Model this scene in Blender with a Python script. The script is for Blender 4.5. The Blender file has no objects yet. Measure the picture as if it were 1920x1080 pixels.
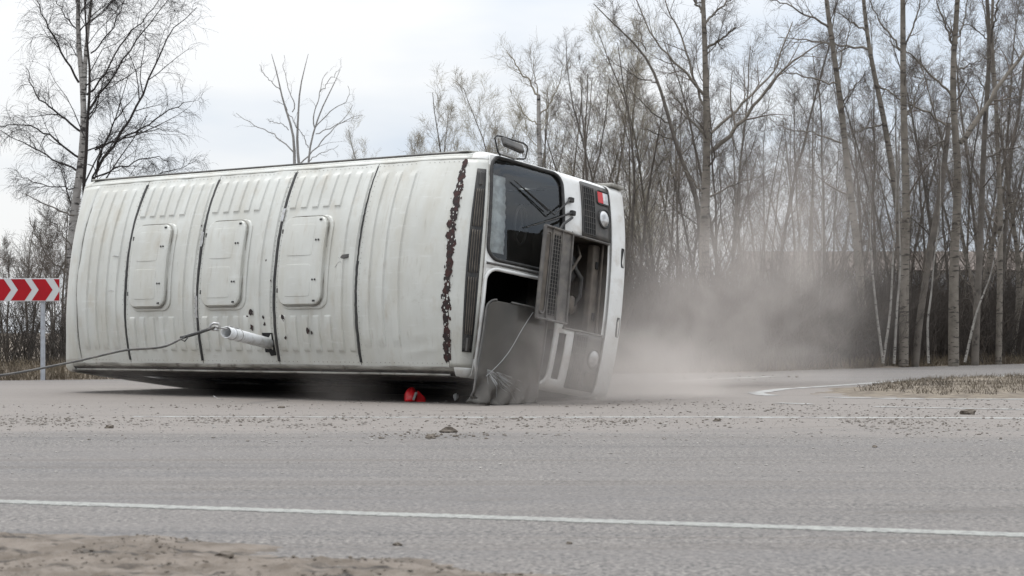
import bpy, math, random
import numpy as np
from mathutils import Vector, Matrix
PI = math.pi
sc = bpy.context.scene
C = sc.collection
rng = np.random.default_rng(7)
random.seed(7)

# ------------------------------------------------------------------ camera, sky, sun, exposure
CAM_H = 0.791
cam = bpy.data.cameras.new('camera'); co = bpy.data.objects.new('camera', cam); C.objects.link(co)
co.location = (0, 0, CAM_H); co.rotation_euler = (PI/2, 0, 0)
cam.sensor_width = 36; cam.lens = 36*3565/1920
cam.shift_y = (621.3-540)/1920
cam.clip_start = 0.1; cam.clip_end = 3000
cam.dof.use_dof = True; cam.dof.focus_distance = 21.5; cam.dof.aperture_fstop = 6.5
sc.camera = co
SUN_EL, SUN_AZ = math.radians(70), math.radians(296)     # azimuth clockwise from +Y: high, from the left and a little behind the bus
w = bpy.data.worlds.new('World'); sc.world = w; w.use_nodes = True
nt = w.node_tree; nt.nodes.clear()
def wn(t, **k):
    n = nt.nodes.new(t)
    for a, b in k.items(): setattr(n, a, b)
    return n
out = wn('ShaderNodeOutputWorld'); bg = wn('ShaderNodeBackground'); bg.inputs['Strength'].default_value = 1.0
sky = wn('ShaderNodeTexSky', sky_type='NISHITA', sun_disc=False)
sky.sun_elevation = SUN_EL; sky.sun_rotation = SUN_AZ
skm = wn('ShaderNodeVectorMath', operation='SCALE'); skm.inputs['Scale'].default_value = 0.10
tc = wn('ShaderNodeTexCoord'); mp = wn('ShaderNodeMapping'); mp.inputs['Scale'].default_value = (1.0, 1.0, 3.2)
mp.inputs['Location'].default_value = (0.37, 0.2, 0.35)
no = wn('ShaderNodeTexNoise'); no.inputs['Scale'].default_value = 4.2; no.inputs['Detail'].default_value = 5; no.inputs['Roughness'].default_value = .45
rmp = wn('ShaderNodeValToRGB')
rmp.color_ramp.elements[0].position = .38; rmp.color_ramp.elements[0].color = (.72, .79, .885, 1)
rmp.color_ramp.elements[1].position = .58; rmp.color_ramp.elements[1].color = (.97, .975, .98, 1)
sep = wn('ShaderNodeSeparateXYZ')
mx = wn('ShaderNodeMath', operation='MAXIMUM'); mx.inputs[1].default_value = 0
pw_ = wn('ShaderNodeMath', operation='POWER'); pw_.inputs[1].default_value = 1.7
ma = wn('ShaderNodeMath', operation='MULTIPLY_ADD'); ma.inputs[1].default_value = 2.5; ma.inputs[2].default_value = 1.0
gr = wn('ShaderNodeVectorMath', operation='SCALE')
mix = wn('ShaderNodeMix', data_type='RGBA'); mix.inputs['Factor'].default_value = .9
L = nt.links.new
L(sky.outputs[0], skm.inputs[0]); L(tc.outputs['Generated'], mp.inputs[0]); L(mp.outputs[0], no.inputs['Vector'])
L(no.outputs['Fac'], rmp.inputs[0]); L(tc.outputs['Generated'], sep.inputs[0]); L(sep.outputs['Z'], mx.inputs[0]); L(mx.outputs[0], pw_.inputs[0]); L(pw_.outputs[0], ma.inputs[0])
L(rmp.outputs[0], gr.inputs[0]); L(ma.outputs[0], gr.inputs['Scale'])
L(skm.outputs[0], mix.inputs['A']); L(gr.outputs[0], mix.inputs['B']); L(mix.outputs['Result'], bg.inputs[0]); L(bg.outputs[0], out.inputs[0])
sl = bpy.data.lights.new('sun', 'SUN'); sl.energy = 1.4; sl.angle = math.radians(12); sl.color = (1, .97, .93)
so = bpy.data.objects.new('sun', sl); C.objects.link(so)
so.rotation_euler = Vector((math.sin(SUN_AZ)*math.cos(SUN_EL), math.cos(SUN_AZ)*math.cos(SUN_EL), math.sin(SUN_EL))).to_track_quat('Z', 'Y').to_euler()
so.location = (0, 0, 30)
vs = sc.view_settings; vs.view_transform = 'Standard'; vs.look = 'None'; vs.gamma = 1; vs.use_curve_mapping = False; vs.exposure = 0.0
sc.cycles.use_denoising = True
sc.cycles.max_bounces = 6; sc.cycles.diffuse_bounces = 3; sc.cycles.glossy_bounces = 3; sc.cycles.transmission_bounces = 4
sc.cycles.transparent_max_bounces = 12; sc.cycles.volume_bounces = 1
sc.cycles.volume_step_rate = 1.0; sc.cycles.volume_max_steps = 128

# ------------------------------------------------------------------ helpers
ALB = {'dusty_asphalt': .49, 'churned_pale_dirt': .52, 'brown_soil_and_dead_grass': .65, 'dry_grass': .42, 'grey_brown_grass': .7, 'dry_grass_soil': .65, 'worn_road_paint': .52, 'dust_covered_road_paint': .55,
       'cream_paint': .93, 'brown_crumbs': .6, 'pale_grit': .7, 'dark_earth_clod': .7, 'birch_bark': .85, 'poplar_bark': .74, 'grey_bark': .85, 'weathered_grey_wood': .9, 'sapling_bark': .72, 'brown_twigs': 1.0, 'dark_birch_twigs': .55, 'undergrowth_twigs': .5,
       'dusty_primer_metal': .55, 'rust_and_old_paint': 1, 'pale_wall': .7, 'dusty_engine_bay': .7, 'sign_white': .9}
def sc_(m, c): k = ALB.get(m, 1.0); return tuple(v*k for v in c)
def mat(name, col, rough=.6, metal=0, col2=None, scale=8., lo=.4, hi=.6, detail=6, bump=0., bscale=60., spec=.5, stretch=(1, 1, 1), coat=0):
    m = bpy.data.materials.new(name); m.use_nodes = True; t = m.node_tree; b = t.nodes['Principled BSDF']
    b.inputs['Roughness'].default_value = rough; b.inputs['Metallic'].default_value = metal
    b.inputs['Specular IOR Level'].default_value = spec; b.inputs['Coat Weight'].default_value = coat
    col = sc_(name, col); col2 = sc_(name, col2) if col2 else None
    b.inputs['Base Color'].default_value = (*col, 1)
    tcn = t.nodes.new('ShaderNodeTexCoord'); mpn = t.nodes.new('ShaderNodeMapping'); mpn.inputs['Scale'].default_value = stretch
    t.links.new(tcn.outputs['Object'], mpn.inputs[0])
    m['_map'] = mpn.name
    if col2:
        n = t.nodes.new('ShaderNodeTexNoise'); n.inputs['Scale'].default_value = scale; n.inputs['Detail'].default_value = detail
        r = t.nodes.new('ShaderNodeValToRGB'); r.color_ramp.elements[0].position = lo; r.color_ramp.elements[1].position = hi
        r.color_ramp.elements[0].color = (*col, 1); r.color_ramp.elements[1].color = (*col2, 1)
        t.links.new(mpn.outputs[0], n.inputs['Vector']); t.links.new(n.outputs['Fac'], r.inputs[0]); t.links.new(r.outputs[0], b.inputs['Base Color'])
    if bump:
        n2 = t.nodes.new('ShaderNodeTexNoise'); n2.inputs['Scale'].default_value = bscale; n2.inputs['Detail'].default_value = 4
        bn = t.nodes.new('ShaderNodeBump'); bn.inputs['Strength'].default_value = bump; bn.inputs['Distance'].default_value = .01
        t.links.new(mpn.outputs[0], n2.inputs['Vector']); t.links.new(n2.outputs['Fac'], bn.inputs['Height']); t.links.new(bn.outputs[0], b.inputs['Normal'])
    return m
def layer(m, col, scale, lo, hi, detail=6, stretch=(1, 1, 1), amount=1.0, rough=.6):
    """one more noise-masked colour over what the material has"""
    col = sc_(m.name, col); t = m.node_tree; b = t.nodes['Principled BSDF']
    tcn = t.nodes.new('ShaderNodeTexCoord'); mpn = t.nodes.new('ShaderNodeMapping'); mpn.inputs['Scale'].default_value = stretch
    mpn.inputs['Location'].default_value = (scale*1.3, -scale*.7, .31*scale)
    n = t.nodes.new('ShaderNodeTexNoise'); n.inputs['Scale'].default_value = scale; n.inputs['Detail'].default_value = detail; n.inputs['Roughness'].default_value = rough
    r = t.nodes.new('ShaderNodeMapRange'); r.inputs['From Min'].default_value = lo; r.inputs['From Max'].default_value = hi; r.inputs['To Max'].default_value = amount
    x = t.nodes.new('ShaderNodeMix'); x.data_type = 'RGBA'; x.inputs['B'].default_value = (*col, 1)
    t.links.new(tcn.outputs['Object'], mpn.inputs[0]); t.links.new(mpn.outputs[0], n.inputs['Vector']); t.links.new(n.outputs['Fac'], r.inputs['Value'])
    t.links.new(r.outputs[0], x.inputs['Factor'])
    if b.inputs['Base Color'].is_linked: t.links.new(b.inputs['Base Color'].links[0].from_socket, x.inputs['A'])
    else: x.inputs['A'].default_value = b.inputs['Base Color'].default_value
    t.links.new(x.outputs['Result'], b.inputs['Base Color'])
    return m
def link(o, parent=None):
    C.objects.link(o)
    if parent: o.parent = parent
    return o
def fmesh(name, V, Q, m, parent=None, smooth=True):
    """fast mesh from arrays: V (n,3), Q (k,4) or (k,3)"""
    V = np.asarray(V, np.float32); Q = np.asarray(Q, np.int32); k = Q.shape[1]
    me = bpy.data.meshes.new(name)
    me.vertices.add(len(V)); me.vertices.foreach_set('co', V.ravel())
    me.loops.add(Q.size); me.loops.foreach_set('vertex_index', Q.ravel())
    me.polygons.add(len(Q)); me.polygons.foreach_set('loop_start', np.arange(0, Q.size, k, dtype=np.int32))
    me.update(calc_edges=True)
    me.polygons.foreach_set('use_smooth', np.full(len(Q), smooth)); me.materials.append(m); me.validate()
    return link(bpy.data.objects.new(name, me), parent)
class G:
    """collects geometry for ONE mesh object"""
    def __init__(s): s.v = []; s.f = []
    def add(s, v, f):
        n = len(s.v); s.v += [tuple(map(float, p)) for p in v]; s.f += [tuple(n+i for i in q) for q in f]; return s
    def box(s, c, d, R=None, bev=0):
        x, y, z = [k/2 for k in d]; b = min(bev, x*.9, y*.9, z*.9)
        if b > 0:
            import bmesh
            bm = bmesh.new(); bmesh.ops.create_cube(bm, size=1)
            for v in bm.verts: v.co = Vector((v.co.x*d[0], v.co.y*d[1], v.co.z*d[2]))
            bmesh.ops.bevel(bm, geom=bm.edges[:], offset=b, segments=2, affect='EDGES', profile=.5)
            P = [v.co.copy() for v in bm.verts]; F = [[v.index for v in f.verts] for f in bm.faces]; bm.free()
        else:
            P = [Vector((i*x, j*y, k*z)) for i in (-1, 1) for j in (-1, 1) for k in (-1, 1)]
            F = [(0, 1, 3, 2), (4, 6, 7, 5), (0, 4, 5, 1), (2, 3, 7, 6), (0, 2, 6, 4), (1, 5, 7, 3)]
        P = [(R @ p if R else p)+Vector(c) for p in P]
        return s.add(P, F)
    def tube(s, pts, r, k=8, closed=False, caps=True):
        P = [Vector(p) for p in pts]; n = len(P); rr = r if hasattr(r, '__len__') else [r]*n
        up = None; V = []; F = []
        for i in range(n):
            a = P[(i-1) % n] if closed else P[max(i-1, 0)]; b = P[(i+1) % n] if closed else P[min(i+1, n-1)]
            t = (b-a).normalized()
            if up is None: up = t.orthogonal().normalized()
            u = (up-t*up.dot(t)).normalized(); up = u; v = t.cross(u)
            for j in range(k):
                an = 2*PI*j/k; V.append(P[i]+(u*math.cos(an)+v*math.sin(an))*rr[i])
        for i in range(n if closed else n-1):
            i2 = (i+1) % n
            for j in range(k): F.append((i*k+j, i*k+(j+1) % k, i2*k+(j+1) % k, i2*k+j))
        if caps and not closed: F.append(tuple(reversed(range(k)))); F.append(tuple(range((n-1)*k, n*k)))
        return s.add(V, F)
    def lathe(s, prof, c=(0, 0, 0), ax=Vector((0, 0, 1)), k=24):
        ax = Vector(ax).normalized(); u = ax.orthogonal().normalized(); v = ax.cross(u); V = []; F = []
        for (r, h) in prof:
            for j in range(k):
                a = 2*PI*j/k; V.append(Vector(c)+ax*h+(u*math.cos(a)+v*math.sin(a))*max(r, 1e-4))
        for i in range(len(prof)-1):
            for j in range(k): F.append((i*k+j, i*k+(j+1) % k, (i+1)*k+(j+1) % k, (i+1)*k+j))
        return s.add(V, F)
    def prism(s, loop, off0, off1, fn):
        """closed 2-D loop mapped through fn(u,v,off); plate between off0 and off1"""
        n = len(loop); V = [fn(u, v, off0) for u, v in loop]+[fn(u, v, off1) for u, v in loop]
        F = [tuple(reversed(range(n))), tuple(range(n, 2*n))]+[(i, (i+1) % n, n+(i+1) % n, n+i) for i in range(n)]
        return s.add(V, F)
    def build(s, name, m, parent=None, smooth=False, solid=0):
        me = bpy.data.meshes.new(name); me.from_pydata(s.v, [], s.f)
        me.polygons.foreach_set('use_smooth', [smooth]*len(me.polygons)); me.materials.append(m); me.update()
        import bmesh
        bm = bmesh.new(); bm.from_mesh(me); bmesh.ops.recalc_face_normals(bm, faces=bm.faces); bm.to_mesh(me); bm.free()
        o = link(bpy.data.objects.new(name, me), parent)
        if solid:
            q = o.modifiers.new('Solidify', 'SOLIDIFY'); q.thickness = solid; q.offset = 0
        return o
def thing(name, label, cat, loc=(0, 0, 0), group=None):
    o = bpy.data.objects.new(name, None); C.objects.link(o); o.location = loc; o.empty_display_size = .3
    return tag(o, label, cat, group)
def tag(o, label, cat, group=None):
    o['label'] = label; o['category'] = cat
    if group: o['group'] = group
    return o
def kind(o, k, label=None, cat=None):
    o['kind'] = k
    if label: o['label'] = label
    if cat: o['category'] = cat
    return o
F_ = 3565.
def at(px, py, d): return np.array([(px-960)/F_*d, d, CAM_H+(621.3-py)/F_*d])
def gd(py): return F_*CAM_H/(py-621.3)                       # ground distance seen at photo row py
def gp(px, py, z=0): d = gd(py); return ((px-960)/F_*d, d, z)
def rrect(w, h, r, k=5, cx=0, cy=0):
    P = []
    for sx, sy, a0 in ((1, 1, 0), (-1, 1, 90), (-1, -1, 180), (1, -1, 270)):
        for i in range(k+1):
            a = math.radians(a0+90*i/k); P.append((cx+sx*(w/2-r)+r*math.cos(a), cy+sy*(h/2-r)+r*math.sin(a)))
    return P

# ------------------------------------------------------------------ materials
M = {}
M['paint'] = layer(layer(layer(mat('cream_paint', (.54, .545, .51), .42, 0, (.47, .47, .435), 2.2, .35, .7, bump=.12, bscale=9, coat=.1),
                         (.36, .30, .22), 5, .56, .80, stretch=(1, .5, 1), amount=.55), (.40, .375, .31), 1.6, .45, .75, stretch=(2.2, .5, 1), amount=.6), (.20, .13, .09), 34, .70, .78, amount=.7)
layer(M['paint'], (.30, .27, .22), 9, .60, .74, 8, stretch=(3.2, .35, 1), amount=.5); layer(M['paint'], (.62, .63, .61), 7, .58, .75, 9, stretch=(.5, 3, 1), amount=.5); layer(M['paint'], (.24, .20, .16), 3.2, .62, .8, 9, amount=.5, rough=.75)
M['paint_front'] = layer(mat('white_front_paint', (.66, .665, .65), .35, 0, (.56, .555, .53), 3, .4, .7, coat=.2), (.35, .29, .23), 6, .52, .75, amount=.5)
M['gutter'] = layer(mat('dirty_gutter_paint', (.30, .29, .26), .6, 0, (.14, .13, .11), 5, .4, .65, stretch=(.5, 2, 2)), (.07, .055, .045), 9, .55, .7, amount=.8)
M['black'] = mat('black_rubber', (.018, .018, .018), .65, 0, (.035, .033, .03), 20)
M['plastic'] = mat('dark_grey_plastic', (.045, .043, .04), .5, 0, (.10, .09, .08), 6, .45, .7)
M['rust'] = layer(mat('rust_and_old_paint', (.022, .015, .014), .85, 0, (.040, .014, .012), 16, .45, .6, bump=.5, bscale=80), (.55, .52, .46), 26, .66, .70)
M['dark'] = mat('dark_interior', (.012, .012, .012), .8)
M['metal'] = mat('galvanised_steel', (.42, .42, .42), .45, .6, (.28, .27, .25), 25, .4, .7)
M['pipe'] = mat('white_painted_pipe', (.66, .67, .68), .4, .1, (.48, .48, .46), 14, .45, .7)
M['flap'] = layer(mat('dusty_primer_metal', (.22, .205, .19), .65, .1, (.14, .13, .12), 9, .4, .65, bump=.2, bscale=40), (.42, .37, .31), 5, .5, .75, amount=.7)
M['engine'] = mat('dusty_engine_bay', (.10, .085, .07), .8, 0, (.18, .15, .12), 7, .4, .7)
M['red'] = mat('red_lens', (.45, .012, .015), .25)
M['clear'] = mat('clear_lens', (.36, .36, .36), .15, .6, (.62, .62, .62), 14, .4, .6)
M['chrome'] = mat('headlight_reflector', (.8, .8, .8), .12, .9)
M['mirror'] = mat('mirror_glass', (.75, .77, .8), .03, 1)
M['curtain'] = mat('pale_curtain', (.85, .84, .81), .9, 0, (.6, .59, .57), 12)
M['under'] = mat('dusty_underbody_and_shaded_side', (.03, .028, .025), .9, 0, (.06, .05, .045), 8)  # underbody; also the painted shade on the right side and lower rail
def glass(name, tint, alpha, rough=.03, dust=0, refl=(.85, .9, .95)):
    m = bpy.data.materials.new(name); m.use_nodes = True; t = m.node_tree; t.nodes.clear()
    o = t.nodes.new('ShaderNodeOutputMaterial'); tr = t.nodes.new('ShaderNodeBsdfTransparent'); gl = t.nodes.new('ShaderNodeBsdfGlossy')
    fr = t.nodes.new('ShaderNodeFresnel'); fr.inputs['IOR'].default_value = 1.6; mx = t.nodes.new('ShaderNodeMixShader')
    tr.inputs[0].default_value = (*tint, 1); gl.inputs['Roughness'].default_value = rough; gl.inputs[0].default_value = (*refl, 1)
    df = t.nodes.new('ShaderNodeBsdfDiffuse'); df.inputs[0].default_value = (.33, .31, .28, 1); m2 = t.nodes.new('ShaderNodeMixShader')
    n = t.nodes.new('ShaderNodeTexNoise'); n.inputs['Scale'].default_value = 3; n.inputs['Detail'].default_value = 6
    tcn = t.nodes.new('ShaderNodeTexCoord'); t.links.new(tcn.outputs['Object'], n.inputs['Vector'])
    mr = t.nodes.new('ShaderNodeMapRange'); mr.inputs['From Min'].default_value = .3; mr.inputs['From Max'].default_value = .8
    mr.inputs['To Min'].default_value = dust*.6; mr.inputs['To Max'].default_value = min(1, dust*1.5)
    t.links.new(n.outputs['Fac'], mr.inputs['Value']); t.links.new(mr.outputs[0], m2.inputs[0])
    t.links.new(tr.outputs[0], m2.inputs[1]); t.links.new(df.outputs[0], m2.inputs[2])
    t.links.new(fr.outputs[0], mx.inputs[0]); t.links.new(m2.outputs[0], mx.inputs[1]); t.links.new(gl.outputs[0], mx.inputs[2]); t.links.new(mx.outputs[0], o.inputs[0])
    return m
M['glass'] = glass('windshield_glass', (.80, .84, .85), 0, .02, .03)
M['sideglass'] = glass('tinted_side_glass', (.12, .13, .13), 0, .03, .10)
M['paneglass'] = glass('dusty_broken_glass', (.20, .19, .17), 0, .22, .10, (.62, .59, .55))

# ------------------------------------------------------------------ ground and roads
def rot_line(a, b, wd, z, mtl, name='road_marking'):
    a = Vector(a); b = Vector(b); n = Vector((-(b-a).y, (b-a).x, 0)).normalized()*wd/2
    K = 260; g = G(); V = []; F = []; r_ = random.Random(2)
    for i in range(K+1):
        p = a.lerp(b, i/K); j = r_.uniform(.78, 1.08); k2 = r_.uniform(.78, 1.08); V += [(p.x+n.x*j, p.y+n.y*j, z), (p.x-n.x*k2, p.y-n.y*k2, z), (p.x-n.x*k2*1.01, p.y-n.y*k2*1.01, .0003)]
    for i in range(K): F += [(3*i, 3*i+3, 3*i+4, 3*i+1), (3*i+1, 3*i+4, 3*i+5, 3*i+2)]
    o = g.add(V, F).build(name, mtl); return kind(o, 'structure')
M['soil'] = layer(mat('brown_soil_and_dead_grass', (.17, .135, .10), .95, 0, (.26, .21, .155), 1.2, .35, .65, bump=.8, bscale=14), (.09, .07, .05), 6, .55, .7, amount=.8)
# asphalt: grey aggregate, pale dust drifts, tyre-worn streaks along the road
M['asphalt'] = mat('dusty_asphalt', (.085, .079, .074), .85, 0, (.38, .344, .315), 48, .36, .64, detail=9, bump=.7, bscale=50)
layer(M['asphalt'], (.54, .50, .45), 44, .60, .64, 1, amount=.75)
layer(M['asphalt'], (.05, .048, .047), 36, .60, .65, 1, amount=.75)
layer(M['asphalt'], (.265, .24, .222), 1.1, .42, .68, 7, stretch=(.35, 1.3, 1), amount=.6)
layer(M['asphalt'], (.185, .178, .18), .6, .52, .68, 5, stretch=(.25, 1.5, 1), amount=.55)
def band_mask(m, col, y0, y1, soft, amount):
    """a drift of dust lying across the road between two distances, its edges broken up by noise"""
    t = m.node_tree; b = t.nodes['Principled BSDF']
    tcn = t.nodes.new('ShaderNodeTexCoord'); s = t.nodes.new('ShaderNodeSeparateXYZ'); t.links.new(tcn.outputs['Object'], s.inputs[0])
    n = t.nodes.new('ShaderNodeTexNoise'); n.inputs['Scale'].default_value = .5; n.inputs['Detail'].default_value = 8; n.inputs['Roughness'].default_value = .65
    mp = t.nodes.new('ShaderNodeMapping'); mp.inputs['Scale'].default_value = (.5, 1.6, 1); t.links.new(tcn.outputs['Object'], mp.inputs[0]); t.links.new(mp.outputs[0], n.inputs['Vector'])
    a = t.nodes.new('ShaderNodeMath'); a.operation = 'MULTIPLY_ADD'; a.inputs[1].default_value = 5.5; t.links.new(n.outputs['Fac'], a.inputs[0]); t.links.new(s.outputs['Y'], a.inputs[2])
    o = 2.75
    r1 = t.nodes.new('ShaderNodeMapRange'); r1.inputs['From Min'].default_value = y0+o-soft; r1.inputs['From Max'].default_value = y0+o+soft
    r2 = t.nodes.new('ShaderNodeMapRange'); r2.inputs['From Min'].default_value = y1+o+soft*3; r2.inputs['From Max'].default_value = y1+o-soft*3; r2.inputs['To Max'].default_value = amount
    mu = t.nodes.new('ShaderNodeMath'); mu.operation = 'MULTIPLY'
    t.links.new(a.outputs[0], r1.inputs['Value']); t.links.new(a.outputs[0], r2.inputs['Value']); t.links.new(r1.outputs[0], mu.inputs[0]); t.links.new(r2.outputs[0], mu.inputs[1])
    x = t.nodes.new('ShaderNodeMix'); x.data_type = 'RGBA'; x.inputs['B'].default_value = (*col, 1)
    t.links.new(b.inputs['Base Color'].links[0].from_socket, x.inputs['A']); t.links.new(mu.outputs[0], x.inputs['Factor']); t.links.new(x.outputs['Result'], b.inputs['Base Color'])
layer(M['asphalt'], (.12, .115, .115), .9, .52, .66, 6, stretch=(.10, 2.6, 1), amount=.45)
layer(M['asphalt'], (.29, .265, .245), 1.4, .56, .70, 8, stretch=(.14, 2.0, 1), amount=.5)
layer(M['asphalt'], (.43, .39, .355), 30, .55, .62, 5, amount=.45)
layer(M['asphalt'], (.10, .095, .092), 2.1, .58, .68, 10, stretch=(.4, 1, 1), amount=.4, rough=.75)
band_mask(M['asphalt'], (.178, .157, .139), 14.6, 29, .8, .8)
layer(M['asphalt'], (.15, .125, .10), 2.6, .60, .72, 9, stretch=(.3, 1.3, 1), amount=.55)
layer(M['asphalt'], (.17, .14, .115), 1.1, .55, .66, 8, stretch=(.09, 6, 1), amount=.42)
layer(M['asphalt'], (.16, .135, .115), 22, .60, .68, 3, amount=.5)
M['line'] = layer(layer(mat('worn_road_paint', (.50, .505, .46), .7, 0, (.36, .355, .33), 30, .4, .7, bump=.3, bscale=90), (.24, .23, .22), 34, .52, .60, 8, amount=.8), (.30, .28, .26), 3, .5, .7, amount=.5)
M['line_far'] = layer(mat('dust_covered_road_paint', (.62, .63, .60), .8, 0, (.42, .40, .38), 8, .4, .62), (.33, .30, .28), 4, .5, .62, amount=.9)

def grid(x0, x1, y0, y1, nx, ny, zf):
    xs = np.linspace(x0, x1, nx); ys = np.linspace(y0, y1, ny); X, Y = np.meshgrid(xs, ys)
    Z = zf(X, Y); V = np.stack([X, Y, Z], -1).reshape(-1, 3)
    i = np.arange(nx*ny).reshape(ny, nx); Q = np.stack([i[:-1, :-1], i[:-1, 1:], i[1:, 1:], i[1:, :-1]], -1).reshape(-1, 4)
    return V, Q
g0 = G(); S = 900
g0.add([(-S, -60, -.03), (S, -60, -.03), (S, S, -.03), (-S, S, -.03)], [(0, 1, 2, 3)])
kind(g0.build('ground', M['soil']), 'structure')
# far edge of the asphalt, traced left to right (x, y)
edge = [(-60, 26), (-20, 29.0), (-8.2, 30.6), (-4, 32.5)] + [gp(*p)[:2] for p in [(1221, 700), (1384, 699), (1546, 692.5), (1749, 687), (1920, 682)]] + [(16, 56), (34, 75)]
near = [(-60, 24), (-14, 12.5), (-3.4, 8.75), (-2.3, 8.05), (-1.1, 7.2), (-.3, 6.65), (.45, 6.2), (2.0, 5.35), (8, 2), (60, -25)]
gR = G(); V = [(x-.5, y-2.2, 0) for x, y in near]+[(x, y, 0) for x, y in reversed(edge)]
from mathutils.geometry import tessellate_polygon
tri = tessellate_polygon([[Vector(p) for p in V]]); gR.add(V, tri)
kind(gR.build('road', M['asphalt']), 'structure')
rot_line(gp(0, 941)[:2]+(0,), gp(1920, 1004)[:2]+(0,), .15, .004, M['line'])
pA, pB = Vector(gp(0, 941)), Vector(gp(1920, 1004)); dAB = (pB-pA).normalized()
rot_line(pA-dAB*14, pA, .15, .004, M['line']); rot_line(pB, pB+dAB*14, .15, .004, M['line'])
for a, b, wd in (((250, 781.5), (820, 783), .10), ((820, 783), (1340, 782.5), .14), ((1340, 782.5), (2300, 786), .17)): rot_line(gp(*a), gp(*b), wd, .004, M['line_far'])
for pts, wd in (([(1416, 737), (1465, 730), (1579, 722.5), (1701, 713.6), (1920, 703.4), (2200, 694)], .22), ([(1416, 737.5), (1432, 740.5), (1450, 742)], .2),
                ([(1546, 745), (1668, 747.8), (1920, 749), (2300, 750)], .17), ([(1457, 756), (1522, 758)], .15), ([(1640, 763), (1904, 768), (2200, 773)], .15),
                ([(1246, 716), (1327, 711.5), (1445, 706)], .3)):
    pts = [Vector(gp(*p)) for p in pts]; V = []; F = []
    for i, p in enumerate(pts):
        t = (pts[min(i+1, len(pts)-1)]-pts[max(i-1, 0)]).normalized(); n = Vector((-t.y, t.x, 0))*wd/2; V += [(p.x+n.x, p.y+n.y, .004), (p.x-n.x, p.y-n.y, .004)]
    for i in range(len(pts)-1): F.append((2*i, 2*i+2, 2*i+3, 2*i+1))
    kind(G().add(V, F).build('road_marking', M['line_far']), 'structure')
M['crackdark'] = mat('tarred_crack', (.045, .042, .04), .9)
for pts in ([(1290, 938), (1500, 945), (1640, 947), (1790, 951), (1900, 958)], [(840, 855), (1010, 852), (1090, 857)], [(60, 893), (120, 888), (190, 887)], [(1180, 1010), (1330, 1022), (1400, 1020), (1500, 1035)]):
    P = [Vector(gp(*p)) for p in pts]; r_ = random.Random(len(pts)); V = []; F = []; Q_ = []
    for a, b in zip(P[:-1], P[1:]):
        for k in range(14): Q_.append(a.lerp(b, k/14)+Vector((0, r_.uniform(-.012, .012), 0)))
    for p in Q_: w_ = r_.uniform(.001, .0045); V += [(p.x, p.y+w_, .0035), (p.x, p.y-w_, .0035)]
    for i in range(len(Q_)-1): F.append((2*i, 2*i+2, 2*i+3, 2*i+1))
    kind(G().add(V, F).build('road_crack', M['crackdark']), 'structure')
def n2(X, Y, s, seed=0):
    """cheap smooth value noise"""
    r = np.random.default_rng(seed); T = r.random((64, 64)); x = X*s; y = Y*s; xi = np.floor(x).astype(int); yi = np.floor(y).astype(int); fx = x-xi; fy = y-yi
    fx = fx*fx*(3-2*fx); fy = fy*fy*(3-2*fy); g = lambda a, b: T[a % 64, b % 64]
    return (g(xi, yi)*(1-fx)+g(xi+1, yi)*fx)*(1-fy)+(g(xi, yi+1)*(1-fx)+g(xi+1, yi+1)*fx)*fy
# dirt verge in the near left corner
def zverge(X, Y):   # the verge lies on the road's edge, thinning out to nothing
    by = np.interp(X, [p[0] for p in near], [p[1] for p in near]); d = by-Y+(n2(X, Y, 3, 5)-.5)*.5
    b = np.clip(d/.7, 0, 1)
    return -.010+b*(.012+.010*n2(X, Y, 2.2, 1)+.006*n2(X, Y, 7, 2)+.016*n2(X, Y, 19, 3)**2+.018*n2(X, Y, 45, 4)+.010*n2(X, Y, 90, 6))
M['dirt'] = layer(layer(mat('churned_pale_dirt', (.30, .25, .205), .95, 0, (.19, .152, .118), 5, .42, .6, bump=1., bscale=60), (.05, .04, .032), 5, .55, .63, 9, stretch=(.7, 1.4, 1), amount=.92), (.33, .30, .26), 30, .6, .7, amount=.6)
V, Q = grid(-4.2, 3, 4.6, 9.2, 300, 200, zverge)
kind(fmesh('dirt_verge', V, Q, M['dirt']), 'structure')
# grass island right
isl = [Vector(gp(*p)) for p in [(1490, 739), (1560, 731), (1627, 724.5), (1709, 718), (1831, 713.6), (1920, 711), (2300, 700), (2300, 748), (1920, 747.7), (1760, 747), (1587, 745)]]
ix = np.array([p.x for p in isl]); iy = np.array([p.y for p in isl])
up_e = [(isl[i].x, isl[i].y) for i in range(7)]; lo_e = [(isl[0].x, isl[0].y), (isl[10].x, isl[10].y), (isl[9].x, isl[9].y), (isl[8].x, isl[8].y), (isl[7].x, isl[7].y)]
def zisl(X, Y):
    u = np.interp(X, *zip(*up_e)); l = np.interp(X, *zip(*lo_e)); e = np.minimum(u-Y, Y-l)+(n2(X, Y, .8, 11)-.5)*1.2
    b = np.clip(e/1.6, -.1, 1)*np.clip((X-isl[0].x)/2.5, 0, 1)
    return -.02+b*.09*(.7+.6*n2(X, Y, 1.1, 9))+np.where(b > 0, .03*n2(X, Y, 5, 8), 0)
M['island'] = layer(mat('dry_grass_soil', (.22, .18, .13), .95, 0, (.14, .11, .08), 3, .4, .6, bump=1, bscale=20), (.30, .25, .19), 8, .5, .65, amount=.8)
V, Q = grid(isl[0].x-.3, 16, 20, 40, 200, 160, zisl)
kind(fmesh('grass_island', V, Q, M['island']), 'structure')
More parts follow.
